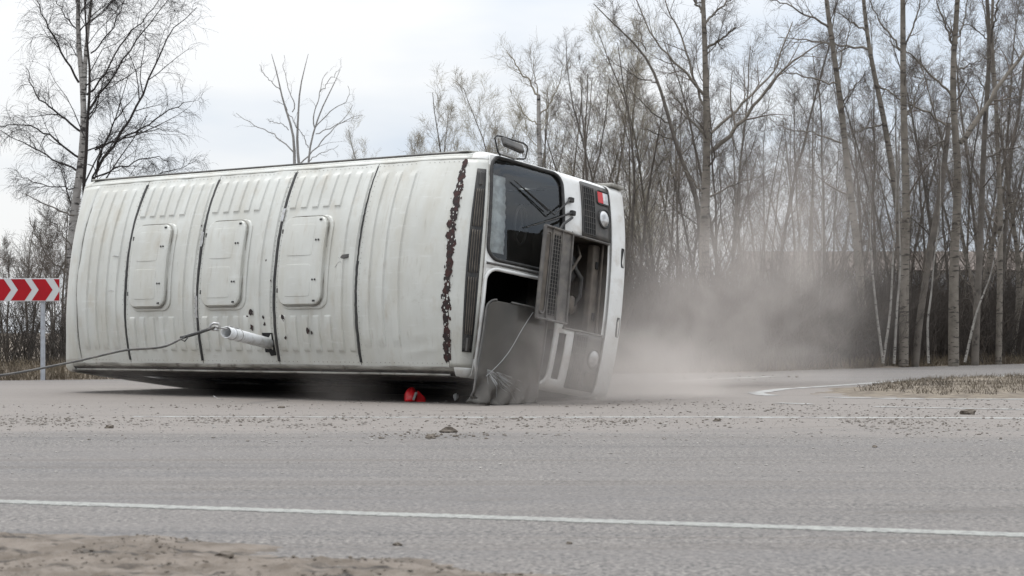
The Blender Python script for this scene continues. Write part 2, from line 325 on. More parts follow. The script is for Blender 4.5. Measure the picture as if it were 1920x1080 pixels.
# low earth bank under the wood, behind the road
ex = [p[0] for p in edge]; ey = [p[1] for p in edge]
def far_edge(X): return np.interp(X, ex, ey)
def zbank(X, Y):
    d = Y-far_edge(X)+(n2(X, Y, .7, 21)-.5)*.8
    return -.02+np.clip(d/2.0, 0, 1)*(.10+.12*n2(X, Y, .5, 22))+.03*n2(X, Y, 3, 23)*np.clip(d, 0, 1)
V, Q = grid(-45, 45, 24, 110, 260, 200, zbank)
kind(fmesh('wood_floor', V, Q, M['soil']), 'structure')

# ------------------------------------------------------------------ tubes for trees, twigs and grass (all in numpy)
def norm(v): return v/np.maximum(np.linalg.norm(v, axis=-1, keepdims=True), 1e-9)
def tubes(P, R, k):
    N, n, _ = P.shape
    T = np.empty_like(P); T[:, 1:-1] = P[:, 2:]-P[:, :-2]; T[:, 0] = P[:, 1]-P[:, 0]; T[:, -1] = P[:, -1]-P[:, -2]; T = norm(T)
    ref = np.where(np.abs(T[:, :1, 2:3]) > .8, np.array([1., 0, 0]), np.array([0, 0, 1.])); ref = np.broadcast_to(ref, T.shape)
    U = norm(np.cross(T, ref)); W_ = np.cross(T, U); a = np.arange(k)*2*PI/k
    V = P[:, :, None]+(U[:, :, None]*np.cos(a)[:, None]+W_[:, :, None]*np.sin(a)[:, None])*R[:, :, None, None]
    i = np.arange(N*n*k).reshape(N, n, k); j = np.roll(i, -1, 2)
    Q = np.stack([i[:, :-1], j[:, :-1], j[:, 1:], i[:, 1:]], -1).reshape(-1, 4)
    return V.reshape(-1, 3), Q
class TM:
    def __init__(s): s.V = []; s.Q = []; s.n = 0
    def add(s, P, R, k):
        V, Q = tubes(P, R, k); s.V.append(V); s.Q.append(Q+s.n); s.n += len(V)
    def build(s, name, m, parent): return fmesh(name, np.concatenate(s.V), np.concatenate(s.Q), m, parent)
def resamp(pts, rad, n):
    pts = np.array(pts, float); s = np.r_[0, np.cumsum(np.linalg.norm(np.diff(pts, axis=0), axis=1))]; u = np.linspace(0, s[-1], n)
    # smooth with a Catmull-like cubic through the points
    P = np.stack([np.interp(u, s, pts[:, c]) for c in range(3)], 1)
    for _ in range(2): P[1:-1] = (P[:-2]+2*P[1:-1]+P[2:])/4
    return P, np.interp(u, s, rad)
def sprout(r, P, R, per, t0, t1, L, ang, n, up=0., jit=.12, rf=.55, tip=.15, rmin=.002, Lt=.6):
    """children growing from N parent lines"""
    N, m, _ = P.shape
    t = (t0+(t1-t0)*((np.arange(per)[None]+r.random((N, per)))/per)); x = t*(m-1); i = np.minimum(x.astype(int), m-2); f = (x-i)[..., None]
    I = np.arange(N)[:, None]
    pos = P[I, i]*(1-f)+P[I, i+1]*f; tan = norm(P[I, i+1]-P[I, i]); rad = R[I, i]*(1-f[..., 0])+R[I, i+1]*f[..., 0]
    plen = np.linalg.norm(np.diff(P, axis=1), axis=2).sum(1)[:, None]
    q = norm(r.normal(size=pos.shape)); q = norm(q-tan*(q*tan).sum(-1, keepdims=True)); a = np.radians(ang*(.7+.6*r.random((N, per))))[..., None]
    d = tan*np.cos(a)+q*np.sin(a)
    ln = (L(plen, t) if callable(L) else np.full((N, per), L))*(.55+.75*r.random((N, per)))
    rad = np.maximum(rad*rf*(.7+.5*r.random((N, per))), rmin)
    M_ = N*per; pos = pos.reshape(M_, 3); d = d.reshape(M_, 3); ln = ln.reshape(M_, 1); rad = rad.reshape(M_)
    out = [pos]
    for k in range(n-1):
        out.append(out[-1]+d*ln/(n-1)); d = norm(d+np.array([0, 0, up])+r.normal(size=d.shape)*jit)
    CP = np.stack(out, 1); CR = rad[:, None]*np.linspace(1, tip, n)[None]; CR = np.maximum(CR, rmin*.6)
    return CP, CR
def bark(name, c, c2, dark, scale=3, zs=9, thr=.60):
    m = mat(name, c, .9, 0, c2, 5, .4, .65, bump=.5, bscale=12)
    layer(m, dark, scale, thr, thr+.04, 6, stretch=(1, 1, zs), amount=.95); return m
M['birch'] = bark('birch_bark', (.42, .40, .375), (.27, .25, .235), (.035, .03, .028), 5.5, 4, .54)
M['poplar'] = bark('poplar_bark', (.25, .22, .185), (.165, .145, .12), (.06, .05, .042), 4.5, 4, .57)
M['greybark'] = bark('grey_bark', (.155, .135, .115), (.10, .088, .075), (.05, .042, .036), 3, .6, .62)
M['sapbark'] = bark('sapling_bark', (.34, .32, .29), (.22, .205, .185), (.06, .05, .045), 9, 2, .58)
M['deadwood'] = bark('weathered_grey_wood', (.22, .21, .20), (.30, .29, .28), (.12, .11, .10), 3, .5, .7)
M['twig'] = mat('brown_twigs', (.15, .125, .105), .9, 0, (.09, .075, .062), .7, .4, .6)
M['twig_dark'] = mat('dark_birch_twigs', (.06, .048, .044), .9, 0, (.035, .028, .026), .7, .4, .6)
M['twig_pale'] = mat('pale_budding_twigs', (.36, .33, .25), .9, 0, (.22, .19, .15), .5, .4, .6)
M['brush'] = layer(mat('undergrowth_twigs', (.105, .085, .07), .95, 0, (.06, .05, .042), .35, .35, .65), (.19, .15, .115), 1.4, .55, .7, amount=.7)
M['drygrass'] = layer(mat('dry_grass', (.36, .29, .20), .95, 0, (.22, .17, .12), .8, .4, .6), (.16, .13, .09), 2, .5, .7)
M['grassgrey'] = layer(mat('grey_brown_grass', (.25, .21, .16), .95, 0, (.15, .125, .10), .8, .4, .6), (.10, .085, .065), 2.5, .5, .7)
def traced_tree(name, label, cat, d, stems, limbs, bm, tw, seed, twigs=(8, 9, 6), droop=0., up=.12, group=None, tl=1.0, base=None, density=1.0):
    """stems / limbs: list of (points in photo rows/cols, start width px, end width px); d distance"""
    r = np.random.default_rng(seed); bx, by = at(*(base or stems[0][0][0]), d)[:2]
    root = thing(name, label, cat, (bx, by, 0), group); O = np.array([bx, by, 0]); T = TM(); T2 = TM(); LP = []; LR = []; SP = []; SR = []
    for pts, w0, w1 in stems:
        P = [at(x, y, d)-O for x, y in pts]; P, R = resamp(P, np.linspace(w0, w1, len(pts))/2/F_*d, 22); T.add(P[None], R[None], 12); SP.append(P); SR.append(R)
    for pts, w0, w1 in limbs:
        P = np.array([at(x, y, d)-O for x, y in pts]); s = np.linspace(0, 1, len(pts)); P[:, 1] += s*r.uniform(-1, 1)*.28*np.linalg.norm(P[-1]-P[0]) if True else 0
        P, R = resamp(P, np.linspace(w0, w1, len(pts))/2/F_*d, 14); P[1:-1] += r.normal(size=(12, 3))*.02; (T if bm is not M['birch'] else T2).add(P[None], R[None], 7); LP.append(P); LR.append(R)
    SP = np.array(SP); SR = np.array(SR)
    # extra random boughs off the stems
    a, b = int(twigs[0]*density), int(twigs[1]*density)
    if a:
        BP, BR = sprout(r, SP, SR, a, .35, .98, lambda pl, t: (1.3-.9*t)*1.6*tl, 52, 8, up, .16, .28, .2); T2.add(BP, BR, 5)
    src = [(BP, BR)] if a else []
    if LP: src.append((np.array(LP), np.array(LR)))
    for P, R in src:
        c1, r1 = sprout(r, P, R, b, .15, 1., lambda pl, t: pl*.36*(1.15-.6*t), 42, 6, up*.8, .16, .5, .25, .003); T2.add(c1, r1, 4)
        c2, r2 = sprout(r, c1, r1, twigs[2], .15, 1., lambda pl, t: pl*.42*(1.15-.6*t)+.05, 40, 5, up*.6-droop*.6, .18, .6, .3, .0028); T2.add(c2, r2, 3)
        c3, r3 = sprout(r, c2, r2, 3, .2, 1., lambda pl, t: pl*.35+.22*tl, 35, 5, -droop, .14, .7, .4, .0024); T2.add(c3, r3, 3)
    T.build('trunk', bm, root); T2.build('crown', tw, root)
    return root

birch_l = traced_tree('birch_tree', 'tall twin-stemmed white birch with drooping twigs behind the rear end of the overturned bus', 'tree', 38,
    [([(132, 696), (130, 560), (133, 470), (136, 413), (147, 341), (155, 290), (157, 239), (158, 170), (147, 98), (145, 43), (147, 0), (150, -160)], 19, 6),
     ([(158, 175), (160, 106), (166, 43), (172, 0), (182, -150)], 9, 4)],
    [([(158, 600), (162, 480), (168, 380), (175, 277), (190, 183), (190, 107), (187, 47), (192, -60)], 9, 2), ([(181, 320), (213, 268), (251, 209), (273, 149), (294, 98), (317, 47), (362, 6)], 6, 1.2), ([(164, 211), (190, 180), (213, 149), (256, 85), (290, 47), (328, 2)], 5, 1.2),
     ([(178, 281), (239, 256), (298, 222), (332, 196), (362, 190)], 4, 1), ([(172, 335), (222, 313), (275, 290), (310, 300)], 3.5, 1), ([(200, 352), (222, 341), (273, 334), (298, 324), (332, 317), (364, 300)], 3, 1),
     ([(162, 178), (200, 128), (239, 55), (277, 21), (300, -20)], 4, 1), ([(152, 247), (111, 217), (68, 183), (47, 149), (43, 124)], 4.5, 1.2), ([(150, 296), (106, 260), (51, 232), (0, 243)], 4.5, 1.2),
     ([(147, 322), (85, 290), (43, 268), (-10, 240)], 4, 1), ([(148, 155), (121, 106), (98, 60), (77, 9), (70, -30)], 4.5, 1.2), ([(145, 356), (94, 351), (60, 341), (40, 326)], 2.5, .8),
     ([(150, 60), (120, 30), (105, -10)], 3, 1), ([(170, 100), (205, 60), (225, 10), (240, -20)], 3, 1), ([(172, 345), (205, 250), (240, 200), (258, 190)], 4, 1)],
    M['birch'], M['twig_dark'], 3, (9, 12, 7), .30, .05)
traced_tree('broken_branch_tree', 'low dead limbs reaching left of the birch trunk beside the rear of the bus', 'tree', 37.6,
    [([(150, 700), (146, 620), (140, 560), (134, 520)], 6, 4)],
    [([(139, 520), (115, 505), (89, 487), (68, 449), (49, 406)], 4, 1.5), ([(137, 470), (122, 440), (106, 426), (72, 394)], 3, 1), ([(140, 404), (106, 390), (77, 379), (45, 363)], 3.5, 1.6)],
    M['greybark'], M['twig_dark'], 5, (0, 4, 2), .0, .1, tl=.3)
traced_tree('dead_tree', 'leafless grey three-stemmed dead tree standing alone above the middle of the bus roof', 'tree', 62,
    [([(552, 668), (551, 500), (551.5, 316), (553, 284), (553, 261), (546, 223), (535, 210), (526, 180), (526, 154), (516, 126), (510, 115), (509, 101)], 7, .8),
     ([(566, 668), (565, 500), (563, 316), (555, 277), (556, 242), (562, 219), (558.5, 171), (564, 147), (575, 123), (578, 101)], 7, .8),
     ([(576, 668), (578, 500), (578, 315), (578, 277), (590, 242), (598, 212), (613, 180), (622, 166), (636, 147), (638, 130)], 5, .8)],
    [([(550, 285), (513, 250), (476, 234), (439, 209)], 2.6, .9), ([(562, 308), (580, 288), (608, 256), (627, 235), (643, 221), (658, 192)], 3, .9),
     ([(592, 251), (622, 239), (643, 228), (661, 217), (680, 215)], 2, .8), ([(590, 240), (611, 217), (627, 200), (645, 195), (658, 180), (652, 160)], 2.2, .8),
     ([(579, 303), (592, 291), (613, 285), (635, 272)], 2, .7), ([(590, 240), (585, 217), (597, 191), (601, 170), (600, 154), (614, 134)], 2.6, .8),
     ([(548, 210), (556, 189), (543, 180), (539, 159), (532, 136), (531, 101)], 2.4, .7), ([(541, 244), (523, 230), (501, 225)], 1.8, .7), ([(556, 240), (545, 215), (530, 195), (511, 188)], 2, .7),
     ([(526, 170), (505, 150), (490, 132), (488, 122)], 1.8, .7), ([(578, 277), (566, 250), (556, 235)], 2, .9), ([(601, 172), (625, 140), (640, 123)], 1.8, .6)],
    M['deadwood'], M['deadwood'], 9, (0, 3, 2), 0, .1, tl=.35)
traced_tree('poplar_tree', 'big straight aspen with pale grey bark and forked limbs right of the bus front', 'tree', 40.5,
    [([(1320, 691), (1320, 600), (1321, 506), (1321, 411), (1324, 340), (1326, 281), (1324, 185), (1322, 93), (1318, 0), (1315, -150)], 24, 6)],
    [([(1333, 285), (1381, 241), (1407, 207), (1455, 141), (1496, 107), (1537, 85)], 9, 2), ([(1333, 250), (1381, 207), (1433, 159), (1452, 133), (1481, 74), (1496, 30)], 6, 2),
     ([(1320, 178), (1296, 148), (1259, 115), (1218, 70), (1189, 0)], 6, 2), ([(1319, 197), (1293, 130), (1289, 85), (1263, 30), (1248, -10)], 5, 2), ([(1320, 252), (1296, 226), (1267, 185), (1250, 160)], 5, 1.5),
     ([(1326, 91), (1352, 74), (1378, 55)], 5, 3), ([(1322, 44), (1344, 18), (1367, 0), (1380, -30)], 5, 2), ([(1320, 26), (1300, 0), (1290, -30)], 5, 2), ([(1328, 370), (1370, 350), (1410, 335), (1447, 318)], 4, 1.2),
     ([(1318, 360), (1290, 330), (1268, 290)], 4, 1.2)],
    M['poplar'], M['twig'], 12, (6, 9, 6), .0, .12)
traced_tree('leaning_tree', 'slim curved tree arching left beside the big aspen behind the bus front', 'tree', 43.5,
    [([(1322, 686), (1318, 560), (1312, 400), (1307, 355), (1281, 315), (1263, 259), (1248, 196), (1233, 148), (1211, 96), (1174, 67), (1141, 37), (1113, 7)], 12, 1.5)],
    [([(1236, 155), (1205, 150), (1170, 130), (1140, 105)], 3, 1), ([(1256, 230), (1225, 215), (1195, 180), (1180, 160)], 3.5, 1), ([(1211, 96), (1200, 60), (1202, 30)], 3, 1), ([(1262, 262), (1230, 250), (1200, 240)], 3, 1)],
    M['greybark'], M['twig'], 13, (5, 8, 6), 0, .12)
traced_tree('birch_tree', 'pale birch with a snapped-off top and one leaning limb just above the bus mirror', 'tree', 45,
    [([(1017, 683), (1015, 480), (1013, 308), (1010, 243), (1010, 178)], 11, 7)],
    [([(1010, 178), (983, 142), (965, 115), (950, 91)], 4, 1.5), ([(1012, 215), (1035, 190), (1050, 150), (1058, 120)], 3, .8), ([(1010, 235), (985, 215), (965, 180)], 3, .8), ([(1012, 190), (1002, 150), (1000, 95)], 3, .7)],
    M['birch'], M['twig_pale'], 14, (4, 9, 6), 0, .15)
TR = [  # name, label, distance, stem, w0, w1, limbs, bark
 ('aspen_tree', 'light-barked aspen leaning left, first of the tall trunks right of the dust cloud', 43, [(1622, 686), (1618, 600), (1612, 510), (1607, 443), (1598, 400), (1589, 315), (1580, 222), (1570, 148), (1557, 55), (1548, 0), (1540, -140)], 18, 7,
  [([(1557, 55), (1530, 35), (1500, 26), (1468, 8), (1420, -8)], 5, 1.5), ([(1572, 158), (1535, 150), (1500, 143), (1468, 133), (1440, 130)], 4, 1.2), ([(1578, 268), (1540, 250), (1500, 243), (1460, 230)], 4, 1.2), ([(1580, 195), (1604, 160), (1620, 135)], 3, 1), ([(1572, 130), (1588, 80), (1602, 20)], 3.5, 1)], 'poplar'),
 ('aspen_tree', 'leaning aspen crossing over between two straight trunks right of the dust', 46, [(1694, 684), (1692, 560), (1688, 440), (1681, 370), (1667, 281), (1655, 207), (1639, 141), (1628, 85), (1618, 0), (1612, -140)], 15, 6,
  [([(1628, 93), (1600, 88), (1560, 78), (1500, 72), (1462, 66)], 5, 1.3), ([(1626, 60), (1590, 38), (1560, 20)], 4, 1.2), ([(1658, 235), (1625, 240), (1600, 250)], 3.5, 1), ([(1645, 160), (1672, 175), (1690, 190)], 4, 1.5)], 'poplar'),
 ('aspen_tree', 'straight aspen trunk with dark knots standing by three white saplings', 42, [(1694, 686), (1695, 600), (1697, 474), (1700, 370), (1696, 278), (1694, 185), (1693, 93), (1693, 0), (1692, -140)], 19, 8,
  [([(1690, 95), (1656, 52), (1630, 4), (1620, -20)], 4, 1.2), ([(1697, 90), (1711, 44), (1722, 0), (1728, -30)], 4, 1.2), ([(1697, 225), (1722, 170), (1745, 120)], 3, 1), ([(1700, 215), (1730, 180), (1748, 130)], 2.5, 1)], 'poplar'),
 ('aspen_tree', 'thickest forked trunk at the right with a heavy limb rising to the frame edge', 43, [(1788, 688), (1788, 600), (1788, 531), (1790, 450), (1796, 380), (1796, 296), (1790, 240), (1786, 185), (1787, 111), (1796, 0), (1800, -120)], 21, 8,
  [([(1800, 268), (1844, 211), (1874, 159), (1920, 104), (1960, 60)], 11, 5), ([(1784, 178), (1737, 133), (1700, 104), (1660, 80)], 5, 1.5), ([(1788, 245), (1737, 207), (1685, 181), (1640, 150)], 5, 1.3), ([(1788, 100), (1772, 45), (1757, 0)], 5, 2.5),
   ([(1798, 130), (1830, 115), (1862, 105)], 3.5, 1), ([(1790, 90), (1808, 45), (1814, -10)], 4, 1.5)], 'poplar'),
 ('dark_tree', 'dark leaning trunk slanting right into the thick forked trunk', 42.5, [(1716, 688), (1724, 600), (1736, 522), (1749, 443), (1761, 380), (1765, 352), (1774, 280), (1779, 230)], 14, 9,
  [([(1774, 262), (1745, 275), (1722, 296), (1711, 322)], 4, 1.5)], 'greybark'),
 ('dark_tree', 'near-black straight trunk forking high up at the right edge', 44, [(1828, 689), (1830, 610), (1834, 537), (1838, 440), (1841, 370), (1846, 241), (1852, 167), (1857, 74), (1850, 0), (1845, -120)], 15, 6,
  [([(1858, 80), (1863, 40), (1868, -10)], 5, 3), ([(1845, 255), (1870, 250), (1886, 263)], 3.5, 1.2), ([(1852, 175), (1835, 140), (1800, 130)], 3, 1), ([(1840, 300), (1880, 280), (1920, 272)], 4, 2), ([(1855, 80), (1825, 52), (1790, 40)], 3, 1)], 'greybark'),
 ('aspen_tree', 'slender grey trunk just right of the near-black trunk', 45.5, [(1872, 689), (1874, 600), (1875, 506), (1876, 370), (1870, 278), (1867, 167), (1859, 81), (1862, -20)], 13, 5,
  [([(1872, 240), (1890, 225), (1915, 200)], 3, 1), ([(1868, 150), (1890, 165), (1920, 180)], 3, 1), ([(1876, 400), (1900, 380), (1935, 360)], 3, 1)], 'poplar'),
]
for k, (nm, lb, d, st, w0, w1, lm, bk) in enumerate(TR):
    traced_tree(nm, lb, 'tree', d, [(st, w0, w1)], lm, M[bk], M['twig'], 20+k, (5, 8, 6), 0, .10, tl=.9)
SAP = [('white sapling stem, left arm of the V beside the straight aspen', [(1653, 681), (1645, 600), (1640, 522), (1632, 459), (1629, 380), (1628, 300)]),
       ('white sapling stem, right arm of the V beside the straight aspen', [(1657, 681), (1667, 585), (1672, 515), (1681, 427), (1680, 340), (1676, 250)]),
       ('white sapling stem standing upright just right of the V-shaped pair', [(1678, 682), (1683, 569), (1686, 512), (1686, 411), (1684, 300), (1688, 230)]),
       ('thin pale sapling bent in the middle, left of the thick forked trunk', [(1738, 681), (1739, 600), (1749, 556), (1752, 500), (1760, 400), (1765, 300)]),
       ('thin pale sapling leaning right in front of the near-black trunk', [(1810, 679), (1824, 600), (1834, 569), (1856, 522), (1870, 470), (1885, 420)]),
       ('thin pale sapling at the right edge of the dust cloud', [(1533, 684), (1535, 638), (1538, 537), (1539, 460), (1545, 340), (1540, 250)]),
       ('faint pale sapling inside the dust right of the big aspen', [(1502, 685), (1504, 600), (1502, 520), (1498, 400), (1500, 280)])]
for k, (lb, st) in enumerate(SAP):
    traced_tree('sapling', lb, 'sapling', 40.5 if k < 5 else 41.5, [([(x+(3*math.sin(y*.021+k*2)), y) for x, y in st], 5.2, 1.2)], [], M['sapbark'], M['twig'], 40+k, (9, 4, 2), 0, .15, tl=.35)

# filler trees of the wood: a few kinds, copied
def wood_kind(name, label, seed, H, r0, nb, bm, tw, spread=38, up=.10, tl=1.0, fork=1, group=None, twk=(8, 5, 3), lean=.03, t0=.2):
    r = np.random.default_rng(seed); root = thing(name, label, 'tree', (0, 0, -50), group); T = TM(); T2 = TM()
    P = []; 
    for f in range(fork):
        d = np.array([r.normal()*lean*(1+2*(fork > 1)), r.normal()*lean, 1.]); p = np.zeros(3); L_ = [p]
        for i in range(15): d = norm(d+r.normal(size=3)*[.045, .045, 0]); p = p+d*H/15*(1-.08*f); L_.append(p)
        P.append(L_)
    P = np.array(P); R = np.tile(r0*np.linspace(1, .16, 16)[None], (fork, 1)); T.add(P, R, 7)
    B, BR = sprout(r, P, R, nb//fork, t0, .98, lambda pl, t: H*.30*(1.15-t)*tl+.3, spread, 8, up, .13, .42, .2, .004); T.add(B, BR, 4)
    c1, r1 = sprout(r, B, BR, twk[0], .12, 1, lambda pl, t: pl*.42*(1.15-.6*t), 36, 6, up*.7, .15, .55, .25, .0032); T2.add(c1, r1, 3)
    c2, r2 = sprout(r, c1, r1, twk[1], .15, 1, lambda pl, t: pl*.45+.08, 34, 4, up*.6, .17, .6, .3, .0030); T2.add(c2, r2, 3)
    c3, r3 = sprout(r, c2, r2, twk[2], .2, 1, lambda pl, t: pl*.4+.10, 32, 3, up*.5, .15, .7, .4, .0026); T2.add(c3, r3, 3)
    T.build('trunk', bm, root); T2.build('crown', tw, root); return root
def dup(root):
    r = root.copy(); C.objects.link(r)
    for ch in list(root.children):
        c = ch.copy(); C.objects.link(c); c.parent = r
    return r
GW = 'slender bare trees filling the wood behind the tall trunks'
kinds = [
 wood_kind('bare_tree', 'slender bare brown tree among many alike deep in the wood', 101, 11, .085, 26, M['greybark'], M['twig'], 34, .12),
 wood_kind('bare_tree', 'slender bare brown tree among many alike deep in the wood', 102, 12.5, .07, 24, M['greybark'], M['twig'], 28, .10, .8),
 wood_kind('bare_tree', 'slender bare brown tree among many alike deep in the wood', 103, 10, .075, 26, M['poplar'], M['twig'], 40, .14, 1., 2),
 wood_kind('bare_tree', 'slender bare brown tree among many alike deep in the wood', 104, 13, .06, 22, M['poplar'], M['twig'], 30, .08, .7, t0=.35),
]
K5 = [ # pale budding trees against the sky, behind the bus: (px, base dist, height m, seed-kind)
 (775, 52, 6.9), (798, 55, 6.6), (843, 51, 7.7), (884, 53, 7.2), (912, 55, 6.9), (738, 58, 6.4), (940, 50, 6.8), (975, 52, 8.2), (1035, 47, 7.6), (1066, 46, 7.4), (1098, 50, 8.4), (1128, 47, 7.6), (1168, 45, 8.1), (1200, 48, 9.3), (700, 60, 5.4), (1240, 46, 8.6)]
GP = 'pale budding trees standing against the sky behind the bus'
pale = [wood_kind('budding_tree', 'x', 201, 8, .055, 26, M['greybark'], M['twig_pale'], 30, .16, 1.0, 2, GP, lean=.06), wood_kind('budding_tree', 'x', 202, 8, .05, 26, M['greybark'], M['twig_pale'], 26, .18, .95, 1, GP), wood_kind('budding_tree', 'x', 203, 8, .06, 24, M['greybark'], M['twig'], 36, .16, 1.05, 3, GP, lean=.08)]
where = ['leftmost small faint budding tree above the bus roof', ]
names5 = {700: 'faintest, lowest budding tree, leftmost above the bus roof', 738: 'small budding tree second from the left above the bus roof', 775: 'budding tree forming the left side of the pale clump above the roof',
 798: 'budding tree tucked between two others in the pale clump above the roof', 843: 'tallest thin budding tree of the pale clump above the roof', 884: 'upright budding tree right of the tallest one in the pale clump',
 912: 'budding tree at the right side of the pale clump above the bus roof', 940: 'budding tree directly behind the bus mirror loop', 975: 'taller budding tree right behind the bus mirror, left of the snapped birch',
 1035: 'budding tree just right of the snapped birch', 1066: 'wide budding tree above the white front panel of the bus', 1098: 'budding tree above the upper headlight of the bus', 1128: 'budding tree above the upper bumper end of the bus',
 1168: 'dark fan-shaped tree just right of the bus bumper', 1200: 'tall budding tree between the bus bumper and the curved leaning tree', 1240: 'budding tree directly left of the big aspen'}
rr = random.Random(5)
for i, (px, d, H) in enumerate(K5):
    src = pale[2] if px in (1066, 1168, 1128) else pale[i % 2 if i > 1 else i]
    first = src.get('used') is None
    if first: src['used'] = 1
    o = src if first else dup(src)
    x = (px-960)/F_*d; o.location = (x, d, .1); s = H/8*.93; o.scale = (s*1.0, s*1.0, s); o.rotation_euler = (0, 0, rr.uniform(0, 6.28)); o['label'] = names5[px]; o['group'] = GP
for o in pale:
    if 'used' in o.keys(): del o['used']
for o in C.objects:
    if 'used' in o.keys(): del o['used']
used = [False]*4
spots = []
for i in range(52):
    px = 1150+(1990-1150)*((i*0.6180339)%1.0); d = 43+22*((i*.7548777)%1.0)**1.1+(px-1150)/840*4
    spots.append((px, d))
for i in range(12): spots.append((2000+i*90, 46+8*rr.random()))
for i, (px, d) in enumerate(spots):
    k = rr.randrange(4); o = kinds[k] if not used[k] else dup(kinds[k]); used[k] = True
    o.location = ((px-960)/F_*d, d, .1); s = rr.uniform(.52, .80)*(.80+.20*min(1, max(0, (px-1150)/250)))*(1+.25*max(0, min(1, (px-1600)/250))); o.scale = (s, s, s); o.rotation_euler = (rr.uniform(-.04, .04), rr.uniform(-.04, .04), rr.uniform(0, 6.28)); o['group'] = GW
# left-hand bushes behind the sign
GL = 'bare bushy trees behind the chevron sign'
ls = wood_kind('bare_bush', 'x', 301, 3.4, .035, 22, M['greybark'], M['twig'], 42, .12, 1.2, 3, GL, lean=.1, t0=.08)
LB = [(12, 36, 'bare bush behind the left part of the chevron sign', .72), (55, 38, 'bare bush rising above the middle of the chevron sign', .95), (100, 35.5, 'bare bush between the chevron sign and the bus rear', .7), (-30, 37, 'bare bush at the left frame edge behind the sign', .8),
      (118, 40, 'bare bush behind the dead limbs at the bus rear corner', 1.05), (455, 75, 'tiny faint bush top peeking over the bus roof near the dead tree', 1.95), (388, 70, 'tiny twig top peeking over the bus roof right of the birch', 1.75)]
for i, (px, d, lb, s) in enumerate(LB):
    o = ls if i == 0 else dup(ls); o.location = ((px-960)/F_*d, d, .1); o.scale = (s, s, s); o.rotation_euler = (0, 0, i*1.7); o['label'] = lb; o['group'] = GL if i < 5 else 'faint tops peeking over the bus roof'

# undergrowth: a mass of twigs nobody could count
def brush(name, label, x0, x1, d0, d1, n, hmin, hmax, seed, stems=26, m='brush'):
    r = np.random.default_rng(seed); X = x0+(x1-x0)*r.random(n); D = d0+(d1-d0)*r.random(n)**1.3
    base = np.stack([X, far_edge(X)+D, np.full(n, .05)], 1); H = hmin+(hmax-hmin)*r.random(n)
    B = np.repeat(base, stems, 0)+r.normal(size=(n*stems, 3))*[.35, .35, 0]; h = np.repeat(H, stems)*(.45+.6*r.random(n*stems))
    d = norm(np.stack([r.normal(size=n*stems)*.32, r.normal(size=n*stems)*.32, np.ones(n*stems)], 1)); P = [B]
    for i in range(4): P.append(P[-1]+d*h[:, None]/4); d = norm(d+r.normal(size=d.shape)*.16)
    P = np.stack(P, 1); R = np.tile(np.array([.009, .008, .006, .005, .003]), (len(P), 1))*(.6+.8*r.random((len(P), 1)))
    T = TM(); T.add(P, R, 3); c, cr = sprout(r, P, R, 4, .2, 1, lambda pl, t: pl*.38, 40, 3, .08, .15, .7, .5, .004); T.add(c, cr, 3)
    o = T.build(name, M[m], None); return kind(o, 'stuff', label, 'undergrowth')
brush('undergrowth', 'tangle of dark bare brush along the foot of the wood', 1.5, 17, .8, 7, 330, 1.1, 2.5, 61, 30)
brush('undergrowth', 'dense low brush deep inside the wood behind the trunks', 0, 24, 6, 16, 260, 1.6, 2.9, 62, 26)
brush('undergrowth', 'brown brush behind the chevron sign and left of the bus', -16, 1.5, 1.6, 7, 105, .6, 1.7, 63, 20)
def grass(name, label, pts, n, h, seed, m='drygrass', sp=.15, wd=.006):
    r = np.random.default_rng(seed); B = pts(r, n); d = norm(np.stack([r.normal(size=n)*.5, r.normal(size=n)*.5, np.ones(n)], 1)); hh = h*(.4+.9*r.random(n))
    P = [B, B+d*hh[:, None]*.5]; d = norm(d+r.normal(size=d.shape)*.35-[0, 0, .25]); P.append(P[1]+d*hh[:, None]*.6); P = np.stack(P, 1)
    side = norm(np.stack([r.normal(size=n), r.normal(size=n)*.4, np.zeros(n)], 1))*wd/2; Wd = np.array([1, .8, .15])
    V = np.stack([P-side[:, None]*Wd[:, None], P+side[:, None]*Wd[:, None]], 2).reshape(-1, 3); i = (np.arange(n)*6)[:, None]
    Q = np.concatenate([i+[0, 1, 3, 2], i+[2, 3, 5, 4]]); return kind(fmesh(name, V, Q, M[m]), 'stuff', label, 'grass')
def p_edge(r, n):
    X = -16+34*r.random(n); c = n2(X, X*0, .9, 71); D = .15+1.9*r.random(n)**1.5; Y = far_edge(X)+D; return np.stack([X, Y, zbank(X, Y)], 1)
grass('dry_grass', 'strip of dead tan grass between the road and the wood', p_edge, 34000, .20, 72, wd=.010)
def p_isl(r, n):
    X = isl[0].x+.6+(12-isl[0].x)*r.random(n*3); Y = 22+11*r.random(n*3); Z = zisl(X, Y); k = (Z > .025)&(n2(X, Y, 1.3, 77) > .28); return np.stack([X, Y, Z], 1)[k][:n]
isp = p_isl(np.random.default_rng(73), 15000)
grass('dry_grass', 'matted dead grass on the small traffic island at right', lambda r, n: isp, len(isp), .06, 73, wd=.009, m='grassgrey')

